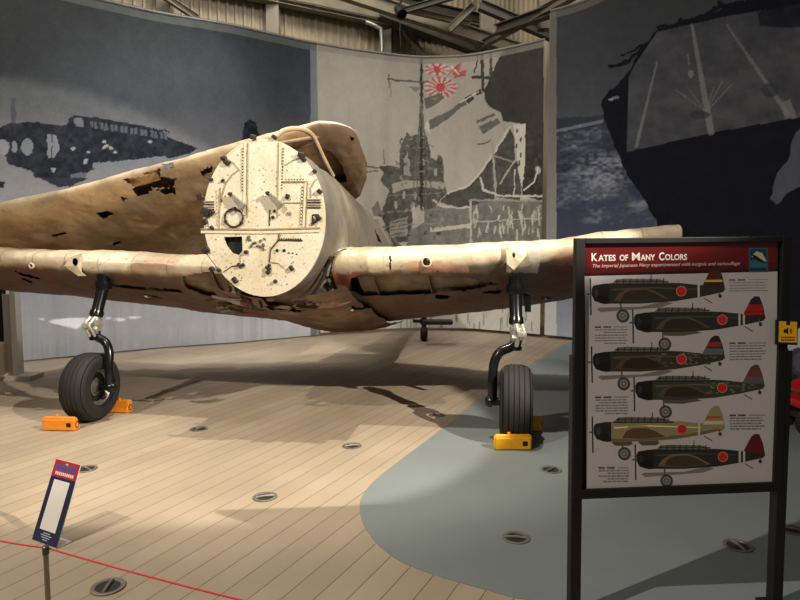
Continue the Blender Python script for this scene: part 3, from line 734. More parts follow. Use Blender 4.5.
vs = [bm.verts.new(p) for p in rim]; hs = [bm.verts.new(BKp(*h)) for h in hole]
ed = [bm.edges.new((vs[i], vs[(i+1) % nA])) for i in range(nA)]+[bm.edges.new((hs[i], hs[(i+1) % len(hs)])) for i in range(len(hs))]
bmesh.ops.triangle_fill(bm, edges=ed, use_beauty=True, normal=PN)
bm.verts.ensure_lookup_table(); bm.verts.index_update()
geo = bmesh.ops.extrude_face_region(bm, geom=bm.faces[:])
bmesh.ops.translate(bm, verts=[g for g in geo['geom'] if isinstance(g, bmesh.types.BMVert)], vec=-PN*.03)
bmesh.ops.recalc_face_normals(bm, faces=bm.faces[:]); bm.verts.index_update()
bulk = mesh_obj('bulkhead', [tuple(v.co) for v in bm.verts], [[v.index for v in f.verts] for f in bm.faces], BKM, air, False); bm.free()
bulk['label'] = 'cream round firewall covered in rivets and bolt fittings'
FR = .034
dk = mat('dark corroded steel', (52, 44, 38), .6, .3, .3, 30); grm = mat('old grey bracket metal', (142, 136, 122), .45, .4, .25, 30); cream2 = mat('cream trim metal', (226, 214, 186), .45, .15, .1, 20)
black = mat('void black', (10, 10, 11), .8, 0, 0)  # flat black painted in for the shade inside openings
mb = MB(); mb.box(BKp(234, 246, -.10), (.26, .16, .30), Matrix((AX, BX, Vector((0, 0, 1)))).transposed()); mb.build('opening_box', black, bulk)  # black box supplies the darkness behind the opening by colour
def strip(pts, w, m, name='seam_strip', off=FR, d=.004, par=None):
    q = MB()
    for (x0, y0), (x1, y1) in zip(pts[:-1], pts[1:]):
        a, b = BKp(x0, y0, off), BKp(x1, y1, off); t = (b-a).normalized(); s = t.cross(PN).normalized()*w/2
        q.prism([a+s, b+s, b-s, a-s], -PN*d)
    return q.build(name, m, par or bulk)
seamc = mat('seam shadow paint', (168, 144, 112), .6, .1, .2, 30)
strip([(203, 229), (262, 229.5), (321.5, 228)], .012, seamc); strip([(203, 232), (262, 232.5), (321, 231)], .022, cream2)
strip([(247, 143), (246, 215)], .022, cream2); strip([(282, 143), (281, 215)], .022, cream2); strip([(249.5, 143), (249, 218)], .006, seamc); strip([(280, 143), (279, 218)], .006, seamc)
strip([(284, 181), (308, 181)], .012, cream2); strip([(284, 182.8), (308, 182.6)], .005, seamc); strip([(284, 203), (304, 203)], .006, seamc)
strip([(307, 183), (305, 228)], .016, cream2); strip([(309, 183), (307, 228)], .005, seamc); strip([(222, 188), (221, 228)], .006, seamc)
strip([(241, 170), (234, 175), (228, 183), (224, 194), (222, 206)], .008, seamc); strip([(241, 170), (236, 164), (230, 160), (226, 158)], .006, seamc)
strip([(312, 198), (312, 188), (316, 181), (321, 178)], .006, seamc); strip([(286, 166), (294, 161), (302, 158)], .006, seamc)
strip([(272, 250), (280, 240), (304, 240.5)], .010, dk); strip([(272, 250), (271, 262)], .007, dk); strip([(271, 210), (271, 226)], .006, dk); strip([(280.5, 233), (280.5, 240)], .009, dk)
strip([(242, 255), (242, 268)], .004, seamc); strip([(225, 272), (234, 266), (242, 265)], .006, dk); strip([(206, 250), (222, 272)], .005, dk)
strip([(272, 262), (280, 263), (286, 268)], .004, seamc)
# rivets, one part per rivet line
def rivets(pts, n, r=.006, m=dk):
    q = MB()
    for (x0, y0), (x1, y1) in zip(pts[:-1], pts[1:]):
        a, b = BKp(x0, y0, FR), BKp(x1, y1, FR); t_ = (b-a).normalized().cross(PN).normalized()*r*1.1; q.prism([a+t_, b+t_, b-t_, a-t_], -PN*.0015, 1)
        for k in range(n):
            t = (k+.5)/n; p = BKp(lerp(x0, x1, t), lerp(y0, y1, t), FR)
            q.lathe(p, -PN, [(0, .009), (r*.7, .008), (r, .003), (r, 0)], 8)
    q.build('rivet_line', [m, cream2], bulk, True)
rivets([(244.5, 148), (244, 192)], 15); rivets([(285, 148), (283, 190)], 14); rivets([(286, 180), (306, 180)], 7); rivets([(304, 186), (302, 226)], 12)
rivets([(282, 238.6), (303, 238.6)], 9, .005); rivets([(219, 190), (219, 226)], 10, .004, seamc)
rr = random.Random(4)
q = MB()
for _ in range(150):
    an = rr.uniform(0, 2*PI); ra = math.sqrt(rr.random())*.93
    p = A(-.085+hw_*ra*math.sin(an), -.36, (zt_+zb_)/2-(zt_-zb_)/2*ra*math.cos(an))-PN*FR
    s_ = rr.uniform(.0015, .0045); q.lathe(p, -PN, [(0, .003), (s_, .002), (s_, -.002)], 6)
sp_ = q.build('corrosion_speck', dk, bulk, True); sp_['kind'] = 'stuff'
# ring of holding bolts / torn clips at the rim
for x, y, s in ((255, 138, 1), (276, 138, 1), (226, 159, 1.2), (229, 163, 1), (213, 180, .9), (225, 181, .8), (203, 197, 1.1), (208, 212, 1.5), (214, 213, 1.2), (207, 222, 1), (303, 156, 1.2), (305, 160, .9), (316, 172, .9),
                (321, 192, 1.1), (320, 218, 1.1), (316, 222, .9), (289, 197, .9), (208, 250, 1.2), (214, 269, 1.1), (221, 270, 1), (241, 265, .8), (245, 265, .7), (237, 280, 1.2), (270, 268, 1.0), (270, 272, 1.1), (271, 265, .7), (293, 268, 1), (277, 281, .9),
                (214, 228, .7), (276, 211.5, .6), (274.5, 217.5, .6), (248, 252, 1.0)):
    q = MB(); p = BKp(x, y, FR)
    q.rbox(p-PN*.006, (.036*s*rr.uniform(.8, 1.5), .034*s, .030*s*rr.uniform(.8, 1.6)), .006, Matrix.Rotation(rr.uniform(-.9, .9), 3, PN)@Matrix((AX, BX, Vector((0, 0, 1)))).transposed(), 1)
    q.lathe(p-PN*.018*s, -PN, [(0, .012), (.007*s, .010), (.008*s, 0)], 8)
    q.build('bolt_fitting', dk, bulk)
for x, y, r in ((278.5, 250.5, .013), (285.5, 250.5, .013), (290, 253, .007), (294, 253, .006), (298, 254, .005), (276, 253, .004)):
    q = MB(); q.lathe(BKp(x, y, FR), -PN, [(0, .002), (r, .002), (r, -.004)], 14); q.build('black_hole_disc', black, bulk)  # black discs on the surface, painted shade in place of drilled depth
for i, (x, y) in enumerate(((252, 240), (253, 246), (256, 243), (262, 241), (265, 245), (250, 238), (266, 239), (260, 246), (264, 248))):
    q = MB(); q.rbox(BKp(x, y, FR), (.02, .02, .018+.01*(i % 3)), .004, Matrix.Rotation(i*.7, 3, PN), 1); q.build('terminal_block', mat('mottled green metal', (98, 94, 68), .6, .2, .4, 40) if i == 0 else bpy.data.materials['mottled green metal'], bulk)
for (x, y) in ((238, 218), ):
    q = MB(); pts = [BKp(x-2+9*math.cos(t), y+9.0*math.sin(t), FR+.008) for t in [2*PI*k/28 for k in range(28)]]; pts.append(pts[0]); q.tube(pts, .0075, 8, False); q.build('ring_fitting', dk, bulk, True)
    for k in range(3): q = MB(); a_ = .6+k*2.1; q.rbox(BKp(x-2+9*math.cos(a_), y+9*math.sin(a_), FR+.01), (.03, .02, .02), .005, Matrix.Rotation(a_, 3, PN), 1); q.build('ring_lug', dk, bulk)
q = MB(); q.lathe(BKp(290.5, 213.5, FR), -PN, [(0, .01), (.008, .01), (.016, .008), (.018, 0)], 16); q.build('round_plug', grm, bulk, True)
for x0, y0, w_ in ((204, 202, 12), (307, 200, 15)):
    for k in range(4): strip([(x0+1, y0+k*2.6), (x0+w_, y0+k*2.6)], .010, dk if k % 2 else grm, 'louvre_slat')
# two hollow bracket arms slanting forward and down
for x0, y0, x1, y1 in ((234, 195, 247, 208), (271, 194, 284, 207)):
    q = MB(); a = BKp(x0, y0, FR); b = BKp(x1, y1, FR+.01)
    t = (b-a).normalized(); s = t.cross(PN).normalized()*.028
    q.prism([a+s*.5, b+s, b-s, a-s*.5], -PN*.045); q.build('bracket_arm', grm, bulk, False, .006)
    q = MB(); q.lathe(a-PN*.03, -PN, [(0, .03), (.014, .03), (.018, .0)], 14); q.build('bracket_bolt', dk, bulk, True)
strip([(314, 215), (320, 215)], .01, dk, 'rim_clip'); strip([(314, 215), (313, 226)], .008, dk, 'rim_clip')

# ---- torn metal under the bulkhead
tm = [mat('torn tan sheet', (104, 82, 60), .6, .2, .3, 10), mat('torn dark sheet', (58, 46, 38), .7, .2, .3, 10), mat('torn rust sheet', (86, 52, 40), .7, .1, .3, 10)]
rr = random.Random(11)
for k in range(30):
    x = rr.uniform(212, 335); y = rr.uniform(298, 310)-max(0, (x-290))*.12+(4 if x < 240 else 0); dep = rr.uniform(5.1, 5.9); l = rr.uniform(14, 38); w = rr.uniform(.8, 2.2)
    if x < 250: y = rr.uniform(298, 312)
    a = W(x-l/2, y+rr.uniform(-4, 4), dep); b = W(x, y+rr.uniform(-4, 5), dep-.05); c = W(x+l/2, y+rr.uniform(-5, 4), dep+.1); up = Vector((rr.uniform(-.01, .01), rr.uniform(-.02, .02), w/100))
    q = MB(); n = 8; V = []; 
    for i in range(n+1):
        t = i/n; p = (1-t)**2*a+2*t*(1-t)*b+t*t*c; ww = math.sin(PI*min(1, .15+t*.85))**.6*(.7+.5*rr.random()); V += [p-up*ww, p+up*ww, p+up*ww+BX*.015, p-up*ww+BX*.015]
    Fc = []
    for i in range(n):
        for j in range(4): Fc.append((4*i+j, 4*i+(j+1) % 4, 4*i+4+(j+1) % 4, 4*i+4+j))
    Fc += [(0, 1, 2, 3), (4*n+3, 4*n+2, 4*n+1, 4*n)]
    q.add(V, Fc); q.build('torn_strip', tm[k % 3], air, True)
for pts, r in (([(236, 293), (246, 297), (252, 305), (258, 310)], .012), ([(246, 290), (258, 298), (262, 308)], .010), ([(300, 300), (318, 298), (334, 290)], .018), ([(334, 256), (328, 266), (322, 280), (312, 296)], .016)):
    q = MB(); q.tube(smooth_poly([W(x, y, 5.25) for x, y in pts], 5), r, 8); q.build('bent_pipe', dk, air, True)
# root fairing plates
q = MB(); q.prism([W(229, 284, 5.35), W(252, 290, 5.3), W(250, 308, 5.3), W(228, 303, 5.35)], BX*.02); q.build('fairing_plate', bay, air)
q = MB(); q.prism([W(241, 292, 5.27), W(252, 295, 5.25), W(250, 307, 5.25), W(240, 305, 5.27)], BX*.015); q.build('fairing_plate', mat('red oxide plate', (104, 40, 30), .7, .1, .2, 12), air)
# wing-root rim seen right of the fuselage
q = MB(); q.tube(smooth_poly([W(346, 248.5, 5.30), W(338, 251, 5.25), W(332, 258, 5.25), W(329, 268, 5.25), W(327, 276, 5.25)], 5), [.012]*20+[.01], 8); q.build('root_rim', grm, air, True)

# ---- folded outer wing: hinge at the left, tip above the fuselage
FH = (A(-3.75, .28, 1.99), A(.72, .62, 2.86))
def fold_pt(s, t, lift=0):
    a = lerp(-3.6, .48, s)
    e = max(0.0, (s-.87)/.13); rd = (max(0, 1-e**4))**.5; tm_ = interp(s, [0, .905, .951, .985, 1], [1, 1, .88, .62, .34])
    ch = lerp(2.45, 1.42, s)*tm_; le = .25+.22*s+.14*(1-rd)
    zl = interp(a, [-3.75, -3, -2, -.97, -.35, .15, .5], [1.90, 2.06, 2.28, 2.53, 2.69, 2.80, 2.80]); tc = lerp(.14, .15, s)*rd
    pit = math.radians(lerp(19, 26, s))
    x = (1+math.cos(2*PI*t))/2; y = thick(x, tc)*ch*(-1 if t < .5 else 1)
    xx = x*ch; b = le+xx*math.cos(pit)+y*math.sin(pit); z = zl-(1-rd)*.08-xx*math.sin(pit)+y*math.cos(pit)
    p = A(a, b, z+lift); d = .030*n3(p, 1.4, 15)+.014*n3(p, 4, 9)+.006*n3(p, 11, 9); p.z += d; return p
def col_fold(U, V, PX, PY, P):
    n = fbm(U*400, V*200, 40, 111); n2 = fbm(U*200, V*300, 26, 121); c = np.tile(np.array([.53, .385, .235]), (len(U), 1))
    c = mix(c, CREAM*.95, np.clip(1-abs(V-.53)/.07, 0, 1)*.85); c = mix(c, np.array([.30, .17, .09]), np.clip((n-.53)*5, 0, 1)*.55*(V < .47))
    c = mix(c, GREY, np.clip((n2-.56)*6, 0, 1)*.5)
    tip = np.clip((U-.88)/.02, 0, 1); c = mix(c, np.array([.15, .10, .075]), tip*.9*(V < .50)); c = mix(c, TAN*.8, tip*np.clip((n2-.5)*6, 0, 1)*.5)
    return c
holesO = [([(132, 189), (150, 184), (153, 191), (137, 196)], low), ([(154, 189), (176, 188), (176, 194), (163, 193.5)], low), ([(143, 173), (160, 168.5), (161, 175), (150, 176)], low), ([(161, 164), (173, 162.5), (174, 167), (165, 169)], lowle),
          ([(199, 173), (205, 169), (212, 166), (213, 170), (203, 175.6)], low), ([(95, 213), (106, 210), (113, 214), (104, 219)], low), ([(122, 179), (154, 175), (176, 179), (172, 188), (134, 187)], low),
          ([(52, 236), (66, 231), (66, 234), (56, 238)], low), ([(110, 243), (120, 240), (122, 243), (114, 246)], low), ([(120, 197), (127, 197), (124, 201)], low), ([(236, 139), (244, 136), (242, 140)], lowle),
          ([(322, 148), (331, 152), (341, 164), (348, 181), (340, 183), (326, 170)], low), ([(350, 137), (354, 138), (353, 141), (350, 140)], low)]
tl_ = []; fc_ = []
for i in range(31):
    for j in range(13): tl_.append(fold_pt(lerp(.36, .52, i/30), lerp(.40, .455, j/12), .06))
for i in range(30):
    for j in range(12): q = i*13+j; fc_.append((q, q+1, q+14, q+13))
mesh_obj('torn_skin', tl_, fc_, mat('bent tan skin', (176, 140, 98), .55, .1, .25, 6, .6, 12), air, True)
grid('folded_outer_wing', fold_pt, 300, 150, holesO, col_fold, air, caps=None)['label'] = 'tan outer wing panel folded up and over the fuselage, holed skin'
n = 48; V = [fold_pt(0, k/n) for k in range(n)]; me = MB(); me.prism(V, -AX*.012); me.build('wing_rib', bpy.data.materials['rib metal'], air)
# light ribs bridging the big tear
for p_, q_ in (((148, 176), (175, 170)), ((136, 188), (178, 177))):
    mb = MB(); a = W(*p_, 6.62); b = W(*q_, 6.55); d = (b-a).normalized(); s = d.cross(Vector((0, 1, 0))).normalized()*.016; mb.prism([a+s, b+s, b-s, a-s], Vector((0, .02, 0))); mb.build('torn_skin_rib', cream2, air)
# hinge fittings between inner and folded panel (just beyond the left border of the view)
for b in (.6, 1.6):
    mb = MB(); mb.rbox(A(-3.72, b, 1.66-.2*(b-.6)), (.12, .10, .45), .02, None, 1); mb.build('fold_hinge', dk, air)

# ---- landing gear
glossy = mat('gloss black gear paint', (20, 20, 22), .22, .2, .1, 10); chrome = mat('worn silver link', (188, 184, 172), .35, .6, .3, 30, .4, 60)
rub = mat('tyre rubber', (27, 25, 23), .75, 0, .15, 12, .3, 90); rimm = mat('grey wheel rim', (120, 116, 106), .4, .5, .2, 20)
WR_R = .322
def wheel(a, inner):
    """inner = +1 if the fuselage lies towards +a"""
    c = A(a, 0, WR_R); w = .134
    prof = []
    for k in range(33):
        q = PI*(k/32)-PI/2; prof.append((WR_R-.115+.115*abs(math.cos(q))**.62, w*math.copysign(abs(math.sin(q))**.72, math.sin(q))))
    prof = [(.168, -w*.78), (.185, -w*.97)]+prof[1:-1]+[(.185, w*.97), (.168, w*.78)]
    # circumferential grooves
    pr = []
    for r, h in prof:
        pr.append((r, h))
        pass
    for g in (-.062, -.02, .02, .062):
        rg = WR_R-.115+.115*abs(math.cos(math.asin(max(-1, min(1, math.copysign((abs(g)/w)**(1/.72), g))))))**.62
        pr += [(rg, g-.004), (rg-.007, g-.002), (rg-.007, g+.002), (rg, g+.004)]
    pr = pr[:3]+sorted(pr[3:-3], key=lambda t: t[1]) + pr[-3:] if False else sorted(pr, key=lambda t: (t[1]))
    mb = MB(); mb.lathe(c, AX, pr, 96); ty = mb.build('tyre', rub, air, True)
    mb = MB(); mb.lathe(c, AX, [(.0, -.06), (.05, -.06), (.06, -.085), (.07, -.06), (.12, -.045), (.15, -.075), (.172, -.095), (.178, -.09), (.170, -.02), (.170, .02), (.178, .09), (.172, .095), (.15, .075), (.12, .045), (.07, .06), (.06, .085), (.05, .06), (0, .06)], 48)
    mb.build('wheel_rim', rimm, air, True)
    for sd in (-1, 1):
        mb = MB(); mb.lathe(c+AX*sd*.05, AX*sd, [(.142, .0), (.14, .012), (.085, .012), (.08, 0)], 40); mb.build('brake_disc', glossy, air, True)
    s = inner
    top = A(a+.01*s, .235, 1.26); mid = A(a, .12, .98); kn = A(a, .09, .80)
    mb = MB(); mb.tube([top+Vector((0, 0, .12)), top, mid], [.058, .056, .054], 24); mb.lathe(top, Vector((0, 0, 1)), [(.075, -.03), (.08, 0), (.075, .05)], 24); mb.lathe(mid, (mid-top), [(.062, -.05), (.064, -.02), (.062, .0), (.04, .01)], 24)
    mb.build('strut', glossy, air, True)
    mb = MB(); mb.tube([mid, kn], .036, 20); mb.rbox(lerp(mid, kn, .35), (.10, .09, .07), .015, None, 2); mb.rbox(lerp(mid, kn, .7)+AX*.02*s, (.05, .12, .09), .012, Matrix.Rotation(.5, 3, 'X'), 2)
    ln = [mid+BX*-.09, lerp(mid, kn, .4)+BX*-.14+AX*-.02*s, kn+BX*-.07]
    mb.tube(ln, .018, 10); mb.tube([q_+AX*.05 for q_ in ln], .014, 10); mb.rbox(ln[1]+AX*.02, (.07, .04, .05), .012, None, 2)
    mb.build('scissor_link', chrome, air, True)
    mb = MB(); arm = smooth_poly([kn, A(a+.06*s, .07, .775), A(a+.14*s, .05, .735), A(a+.185*s, .03, .64), A(a+.195*s, .0, .50), A(a+.195*s, .0, WR_R)], 6)
    mb.tube(arm, .040, 16); mb.lathe(kn, Vector((0, 0, 1)), [(0, -.05), (.05, -.045), (.055, 0), (.05, .04), (0, .045)], 20)
    mb.build('swing_arm', glossy, air, True)
    mb = MB(); mb.tube([A(a+.25*s, 0, WR_R), A(a+.10*s, 0, WR_R)], .034, 16); mb.lathe(A(a+.225*s, 0, WR_R), AX*s, [(.0, .035), (.03, .03), (.05, .0), (.05, -.03), (.0, -.03)], 12); mb.build('axle_nut', glossy, air, True)
wheel(half, -1); wheel(-half, 1)
# flat door plate beside the right strut
mb = MB(); mb.prism([W(523, 292, 5.75), W(531, 296, 5.75), W(531, 312, 5.75), W(525, 312, 5.75)], BX*.02); mb.build('gear_door_stub', glossy, air)
# tail wheel
tw = G(424, 341); mb = MB(); mb.lathe(tw+Vector((0, 0, .13)), AX, [(.06, -.05), (.11, -.055), (.13, -.03), (.13, .03), (.11, .055), (.06, .05), (.06, -.05)], 28); mb.build('tail_tyre', rub, air, True)
mb = MB(); mb.tube([tw+Vector((0, 0, .13)), tw+Vector((.0, .06, .34)), tw+Vector((0, .1, 1.1))], [.04, .05, .06], 12); mb.tube([tw+Vector((-.2, 0, .36)), tw+Vector((.5, .05, .33))], .03, 10); mb.rbox(tw+Vector((0, .03, .35)), (.16, .14, .09), .02, None, 2)
mb.build('tail_strut', glossy, air, True)
mb = MB(); mb.rbox(W(438, 322, 10.5), (.5, .2, .08), .02, None, 1); mb.build('arrestor_hook_fairing', dk, air)

# ================================================================== CHOCKS
yel = mat('yellow chock plastic', (236, 168, 22), .45, 0, .08, 20); oran = mat('orange chock plastic', (222, 132, 28), .45, 0, .08, 20)
def chock(name, m, loc, rz, label, hs=1):
    t = empty(name, loc, label, 'wheel chock', 'wheel chocks')
    lx, ly, lz = .30, .10, .125
    bm = bmesh.new()
    prof = [(-ly/2, 0), (ly/2, 0), (ly/2, lz*.22), (ly*.02, lz), (-ly*.38, lz), (-ly/2, lz*.88)]
    vs = [bm.verts.new((-lx/2, y, z)) for y, z in prof]; f = bm.faces.new(vs)
    r = bmesh.ops.extrude_face_region(bm, geom=[f]); bmesh.ops.translate(bm, verts=[g for g in r['geom'] if isinstance(g, bmesh.types.BMVert)], vec=(lx, 0, 0))
    bmesh.ops.recalc_face_normals(bm, faces=bm.faces[:]); bmesh.ops.bevel(bm, geom=list(bm.edges), offset=.012, segments=3, affect='EDGES')
    me = bpy.data.meshes.new('chock_body'); bm.to_mesh(me); bm.free(); me.materials.append(m); b = bpy.data.objects.new('chock_body', me); link(b, t)
    for p in me.polygons: p.use_smooth = True
    me.set_sharp_from_angle(angle=.6)
    q = MB(); q.rbox((lx*.32, -ly/2+.002, lz*.45), (.042, .012, .042), .005, None, 1); o = q.build('black_slot_inset', black); o.parent = t;  # black inset block, its colour stands for shade inside a slot
    q = MB(); q.lathe((lx/2*hs-.004*hs, -.006, lz*.42), (hs, 0, 0), [(0, .002), (.020, .002), (.024, .007), (.030, .005), (.032, 0)], 24); o = q.build('end_cap', dk, None, True); o.parent = t
    q = MB(); q.lathe((-.03, -.01, lz), (0, 0, 1), [(.014, -.01), (.014, .012), (.010, .016), (0, .016)], 14); o = q.build('top_peg', m, None, True); o.parent = t
    t.rotation_euler = (0, 0, rz); return t
ang = math.atan2(AX.y, AX.x)
p = G(513, 450.5); chock('wheel_chock', yel, (p.x, p.y+.045, 0), 0.02, 'bright yellow chock in front of the right hand tyre')
p = G(531, 431); chock('wheel_chock', yel, (p.x-.045, WR.y+.30, 0), ang+PI-.1, 'yellow chock end poking out behind the right hand tyre', -1)
p = G(61, 430); chock('wheel_chock', oran, (p.x, p.y+.01, 0), ang+.1, 'orange chock in front of the left hand tyre')
p = WL+BX*.31+AX*.05; chock('wheel_chock', oran, (p.x, p.y, 0), ang+PI, 'orange chock in shade behind the left hand tyre', -1)

# ================================================================== INFORMATION BOARD
frame_m = mat('matt black sign frame', (7, 7, 8), .6, 0, .1, 8)
pA = W(575, 240, 2.60); pB = W(788, 240, 2.665); su = Vector((pB.x-pA.x, pB.y-pA.y, 0)).normalized(); sn = Vector((su.y, -su.x, 0))     # sn faces the viewer
sgn0 = Vector((pA.x, pA.y, 0))
RS = Matrix((su, -sn, Vector((0, 0, 1)))).transposed()
def SG(px, py, off=0.0): return onplane(px, py, sgn0, sn)+sn*off
zt = SG(575, 237).z; zb = SG(575, 497).z; wS = (SG(788, 300)-SG(575, 300)).length
mid = Vector((pA.x, pA.y, 0))+su*wS/2
board = empty('information_board', (mid.x, mid.y, 0), 'black framed board titled Kates of Many Colors on two black posts', 'sign board')
fw = .040
mb = MB(); mb.box(Vector((mid.x, mid.y, (zt+zb)/2))-sn*.012, (wS-.02, .012, zt-zb-.02), RS); mb.build('backing_panel', frame_m, board)
for x_, w_ in ((fw/2, fw), (wS-fw/2, fw)):
    mb = MB(); c = Vector((pA.x, pA.y, (zt+zb)/2))+su*x_; mb.box(c, (w_, .035, zt-zb), RS); mb.build('frame_rail', frame_m, board, False, .003)
mb = MB(); mb.box(Vector((mid.x, mid.y, zt-.012)), (wS-2*fw, .035, .024), RS); mb.build('frame_rail', frame_m, board, False, .003)
mb = MB(); mb.box(Vector((mid.x, mid.y, zb+.021)), (wS-2*fw, .035, .042), RS); mb.build('frame_rail', frame_m, board, False, .003)
zp = SG(575, 353).z
for x_ in (.018, wS+.002):
    mb = MB(); c = Vector((pA.x, pA.y, zp/2))+su*x_-sn*.01; mb.box(c, (.048, .05, zp-.012), RS); mb.build('post', frame_m, board, False, .004)
    mb = MB(); mb.box(Vector((c.x, c.y, .008)), (.11, .11, .012), RS); mb.build('foot', frame_m, board, False, .004)
# --- printed sheet: layered flat ink shapes in one mesh
INK = {}
def ink(c):
    k = tuple(c)
    if k not in INK: INK[k] = (len(INK), mat('ink %d' % len(INK), c, .35, 0, 0))
    return INK[k][0]
class Print:
    def __init__(s, fn, base=.001, step=.00003): s.fn = fn; s.V = []; s.F = []; s.M = []; s.lay = base; s.step = step; s.mats = []
    def mi(s, c):
        c = tuple(c)
        if c not in s.mats: s.mats.append(c)
        return s.mats.index(c)
    def poly(s, pts, c, up=True):
        if up: s.lay += s.step
        P = [s.fn(x, y, s.lay) for x, y in pts]; n = len(s.V)
        s.V += P; s.F += [tuple(i+n for i in t) for t in geometry.tessellate_polygon([P])]; s.M += [s.mi(c)]*(len(s.F)-len(s.M))
    def ell(s, x, y, rx, ry, c, n=20): s.poly([(x+rx*math.cos(2*PI*i/n), y+ry*math.sin(2*PI*i/n)) for i in range(n)], c)
    def line(s, a, b, w, c, up=True):
        dx, dy = b[0]-a[0], b[1]-a[1]; l = math.hypot(dx, dy) or 1; nx, ny = -dy/l*w/2, dx/l*w/2
        s.poly([(a[0]+nx, a[1]+ny), (b[0]+nx, b[1]+ny), (b[0]-nx, b[1]-ny), (a[0]-nx, a[1]-ny)], c, up)
    def rect(s, x0, y0, x1, y1, c, up=True): s.poly([(x0, y0), (x1, y0), (x1, y1), (x0, y1)], c, up)
    def text(s, txt, x, y, w, h, c, bold=0, shear=0, slope=0):
        cu = bpy.data.curves.new('t', 'FONT'); cu.body = txt; cu.offset = bold; cu.shear = shear; cu.resolution_u = 3
        ob = bpy.data.objects.new('t', cu); C.objects.link(ob); bpy.context.view_layer.update()
        me = bpy.data.meshes.new_from_object(ob.evaluated_get(bpy.context.evaluated_depsgraph_get()))
        vs = np.array([tuple(v.co) for v in me.vertices]); x0, x1 = vs[:, 0].min(), vs[:, 0].max()
        s.lay += s.step; n = len(s.V)
        for v in vs:
            fx = (v[0]-x0)/(x1-x0); s.V.append(s.fn(x+fx*w, y-v[1]/.73*h+slope*fx, s.lay))
        s.F += [tuple(i+n for i in p.vertices) for p in me.polygons]; s.M += [s.mi(c)]*(len(s.F)-len(s.M))
        bpy.data.objects.remove(ob); bpy.data.curves.remove(cu); bpy.data.meshes.remove(me)
    def build(s, name, parent, rough=.35):
        ms = []
        for c in s.mats:
            ink(c); ms.append(INK[c][1])
        return mesh_obj(name, [tuple(v) for v in s.V], s.F, None, parent, False, mats=ms, fm=s.M)
pr = Print(SG, .004)
PAPER = (196, 189, 190)
pr.poly([(584.5, 241), (777.5, 242), (772.5, 489.5), (584, 490.5)], PAPER)
# soft grey cloud tint of the paper
for x, y, rx, ry, c in () and ((640, 330, 50, 14, (203, 196, 193)), (700, 380, 60, 16, (188, 180, 180)), (620, 455, 30, 20, (201, 192, 186)), (740, 330, 26, 22, (186, 182, 183)), (690, 470, 60, 12, (190, 182, 182)), (735, 460, 26, 12, (200, 194, 192))): pr.ell(x, y, rx, ry, c)
pr.poly([(584.5, 241), (777.5, 242), (777, 272.5), (584.5, 275)], (38, 18, 18)); pr.poly([(585.5, 242.5), (777, 243), (776.5, 269.5), (585.5, 272.5)], (100, 16, 20))
pr.poly([(585.5, 266), (776.8, 263.5), (776.5, 269.5), (585.5, 272.5)], (84, 12, 17))
cap = (226, 218, 210)
def smallcaps(words, x, y, h1, h2, gap):
    # (text, width, is_capital)
    for txt, w_, big in words:
        if txt: pr.text(txt, x, y, w_, h1 if big else h2, cap, .016 if txt == 'M' else .028)
        x += w_+gap
smallcaps([('K', 6.0, 1), ('ATES', 17.5, 0), ('', 2.5, 0), ('OF', 8.6, 0), ('', 2.5, 0), ('M', 8.0, 1), ('ANY', 14.5, 0), ('', 2.5, 0), ('C', 5.4, 1), ('OLORS', 22, 0)], 591.5, 259.8, 8.0, 6.0, .65)
pr.text('The Imperial Japanese Navy experimented with insignia and camouflage', 592.5, 266.4, 147, 3.5, (206, 180, 172), .012, .3, -1.0)
